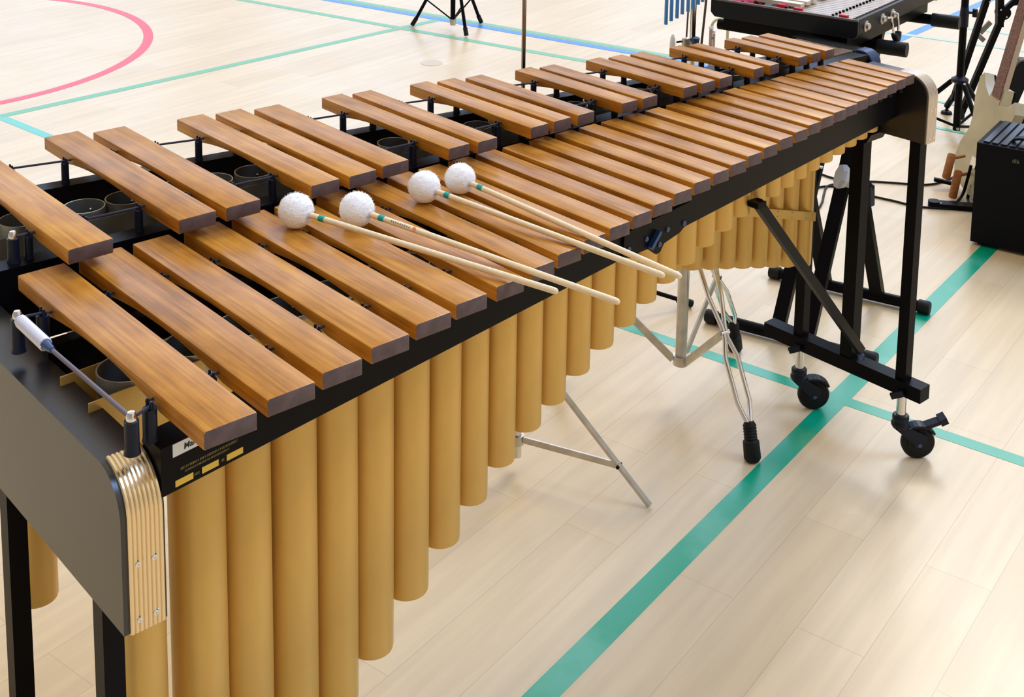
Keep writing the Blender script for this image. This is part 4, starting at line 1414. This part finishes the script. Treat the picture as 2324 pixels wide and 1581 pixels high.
# ================================================================ GUITAR on its floor stand
g0 = at_z(2190, 462)
g0 = Vector((g0.x, g0.y, 0)) + Vector((FW.x, FW.y, 0)).normalized() * 0.05
Gp = lambda px, py: at_depth(px, py, g0)
bottom = Gp(2212, 432)
ndir = (Gp(2318, 20) - Gp(2226, 330)).normalized()
fn = (-r_ * 0.985 - Vector((FW.x, FW.y, 0)).normalized() * 0.17)
fn = (fn - ndir * fn.dot(ndir)).normalized()      # the face looks left
wd_ = ndir.cross(fn).normalized()
if wd_.dot(FW) < 0:
    wd_ = -wd_
t = thing('guitar', 'cream electric guitar leaning in a low stand beside the amplifier', 'guitar', (bottom.x, bottom.y, 0.05))
outl = [(0.0, 0.02), (0.0, -0.06), (0.03, -0.12), (0.08, -0.155), (0.14, -0.155), (0.20, -0.12), (0.25, -0.105), (0.30, -0.115), (0.36, -0.13), (0.40, -0.11), (0.37, -0.075), (0.36, -0.035), (0.42, -0.03),
        (0.42, 0.03), (0.37, 0.05), (0.40, 0.09), (0.44, 0.12), (0.42, 0.14), (0.34, 0.135), (0.27, 0.115), (0.22, 0.115), (0.16, 0.145), (0.09, 0.155), (0.03, 0.12)]
bot = bottom - ndir * 0.02
P3 = lambda a, b, c=0.0: bot + ndir * a + wd_ * b + fn * c
obj('body', bevel(prism([P3(a, b, -0.020) for a, b in outl], fn * 0.040), 0.004, 2, 30), M['creambody'], t, 40)
obj('body_back', bevel(prism([P3(a * 0.995, b * 0.99, -0.030) for a, b in outl], fn * 0.010), 0.003, 1, 30), M['black'], t, 40)
bm = bmesh.new()
add_bar(bm, P3(0.36, 0, 0.012), P3(1.06, 0, 0.014), 0.026, 0.011, wd_)
obj('neck', bevel(bm, 0.006, 3), M['maple'], t, 50)
bm = add_bar(bmesh.new(), P3(0.38, 0, 0.0255), P3(1.06, 0, 0.0275), 0.026, 0.003, wd_)
obj('fingerboard', bm, M['fret'], t)
bm = add_bar(bmesh.new(), P3(1.06, 0, 0.010), P3(1.22, 0.01, 0.004), 0.036, 0.007, wd_)
obj('headstock', bevel(bm, 0.003, 2), M['maple'], t)
for a, b in ((0.135, -0.10), (0.165, -0.085), (0.19, -0.055), (0.205, -0.02)):
    obj('control_knob', lathe(P3(a, b, 0.020), fn, [(0, 0), (0.010, 0), (0.0095, 0.014), (0.008, 0.016), (0, 0.016)], 14), M['darksteel'], t, 40)
obj('bridge', bevel(add_bar(bmesh.new(), P3(0.10, 0, 0.022), P3(0.14, 0, 0.022), 0.035, 0.005, wd_), 0.001, 1), M['chrome'], t)
# stand
t = thing('guitar_stand', 'low black guitar stand with two tan foam arms on the floor by the amplifier', 'stand', g0)
for (a, b) in (((2161, 348), (2142, 402)), ((2176, 386), (2157, 446))):
    p, q = Gp(*a), Gp(*b)
    q = q - Vector((FW.x, FW.y, 0)) * 0.02
    ar = obj('foam_arm', lathe(q, p - q, [(0, 0), (0.010, 0), (0.0150, 0.006), (0.0150, (p - q).length - 0.006), (0.010, (p - q).length), (0, (p - q).length)], 16), M['foam'], t, 40)
    e = Gp(a[0] + 34, a[1] + 12) + Vector((FW.x, FW.y, 0)) * 0.03
    obj('arm_rod', rod(lerp(q, p, 0.8), e, 0.006, n=8), M['foam'], ar, 40)
bp0 = at_z(2118, 462, 0.012)
bp1 = at_z(2215, 470, 0.012)
bm = bmesh.new()
add_bar(bm, bp0, bp1, 0.022, 0.008, (FW.x, FW.y, 0))
add_rod(bm, lerp(bp0, bp1, 0.02) + Vector((0, 0, -0.008)), lerp(bp0, bp1, 0.02) + Vector((0, 0, 0.012)), 0.022, n=16)
obj('base_plate', bevel(bm, 0.003, 2), M['black'], t, 40)
obj('screw', lathe(lerp(bp0, bp1, 0.14) + Vector((0, 0, 0.008)) - Vector((FW.x, FW.y, 0)) * 0.01, (0, 0, 1), [(0, 0), (0.006, 0), (0.005, 0.002), (0, 0.002)], 12), M['zinc'], t, 40)
bm = bmesh.new()
add_path(bm, spline([lerp(bp0, bp1, 0.5), Gp(2185, 440), Gp(2196, 405), Gp(2204, 375)]), 0.006, 8)
add_path(bm, spline([lerp(bp0, bp1, 0.9), Gp(2196, 452), Gp(2206, 420)]), 0.006, 8)
add_bar(bm, Gp(2143, 432) + Vector((FW.x, FW.y, 0)) * 0.12, Gp(2192, 440) + Vector((FW.x, FW.y, 0)) * 0.1, 0.010, 0.006, (FW.x, FW.y, 0))
obj('yoke', bm, M['black'], t, 50)
# padded upright behind the guitar
bk = g0 + Vector((FW.x, FW.y, 0)).normalized() * 0.25
Kp = lambda px, py: at_depth(px, py, bk)
t = thing('gig_bag', 'tall narrow black padded case with a curved top leaning behind the guitar', 'case', (Kp(2280, 300).x, Kp(2280, 300).y, 0))
ol = [(2262, 300), (2278, 232), (2296, 170), (2306, 148), (2320, 138), (2340, 140), (2340, 160), (2326, 200), (2308, 240), (2292, 300), (2282, 395), (2252, 395)]
ol = [Kp(*p) for p in ol]
ol = [Vector((p.x, p.y, max(p.z, 0.004))) for p in ol]
obj('shell', bevel(prism(ol, Vector((FW.x, FW.y, 0)) * 0.07), 0.006, 2, 20), M['case'], t, 40)
obj('piping', path(spline([Kp(2278, 232), Kp(2292, 178), Kp(2306, 146), Kp(2322, 136), Kp(2340, 138)]), 0.005, 8), M['greymetal'], t, 60)
# small pedal
pd = at_z(2290, 276)
pd = Vector((pd.x, pd.y, 0))
t = thing('effects_pedal', 'small dark blue box with a pale blue mark on the floor behind the amplifier', 'pedal', pd)
pf_ = Vector((-FW.x, -FW.y, 0)).normalized()
obj('housing', bevel(obox(pd + pf_ * -0.03, r_, pf_, 0.040, 0.02, 0.0, 0.075), 0.010, 2), mat('navy_box', (0.015, 0.06, 0.16), 0.4), t)
bm = bmesh.new()
ce = pd + pf_ * -0.0085 + Vector((0, 0, 0.040))
pts = [ce + r_ * (0.014 * math.cos(a)) + Vector((0, 0, 0.014 * math.sin(a))) for a in [math.radians(x) for x in range(-50, 231, 20)]]
add_path(bm, pts, 0.003, 6)
add_path(bm, [ce - r_ * 0.014, ce + r_ * 0.012], 0.003, 6)
obj('mark', bm, M['cyan'], t, 60)


# ================================================================ CABLES on the floor
def cable(pts, lab, r=0.0042):
    q = [at_z(px, py, r + 0.0003) for px, py in pts]
    tag(obj('cable', path(spline(q, 8), r, 8), M['rubber'], None, 60), lab, 'cable')


cable([(1838, 392), (1860, 394), (1884, 402), (1925, 412), (1985, 412), (2060, 417), (2100, 419), (2140, 412), (2175, 395), (2200, 372)], 'black cable on the floor curving up beside the tan foam arms')
cable([(1838, 428), (1880, 422), (1905, 426), (1940, 434), (1985, 446), (2030, 456), (2080, 468), (2130, 472), (2212, 477)], 'black cable on the floor running to the amplifier past the guitar stand base')
cable([(1890, 418), (1876, 424), (1870, 440), (1866, 458), (1856, 474), (1838, 482)], 'short black loop of cable hanging back behind the resonator tubes')

# lone black stand leg behind the tubes
q0, q1 = at_z(1568, 688, 0.012), None
q1 = q0 + Vector((-0.25, 0.16, 0.11))
t = thing('stand_leg', 'single black stand leg with a rubber end on the floor behind the chrome tripod', 'stand', (q0.x, q0.y, 0))
obj('rod', rod(q0, q1, 0.0065, n=10), M['black'], t, 40)
obj('rubber_foot', rod(q0 + (q0 - q1).normalized() * 0.004, lerp(q0, q1, 0.14), 0.0115, n=12), M['rubber'], t, 40)
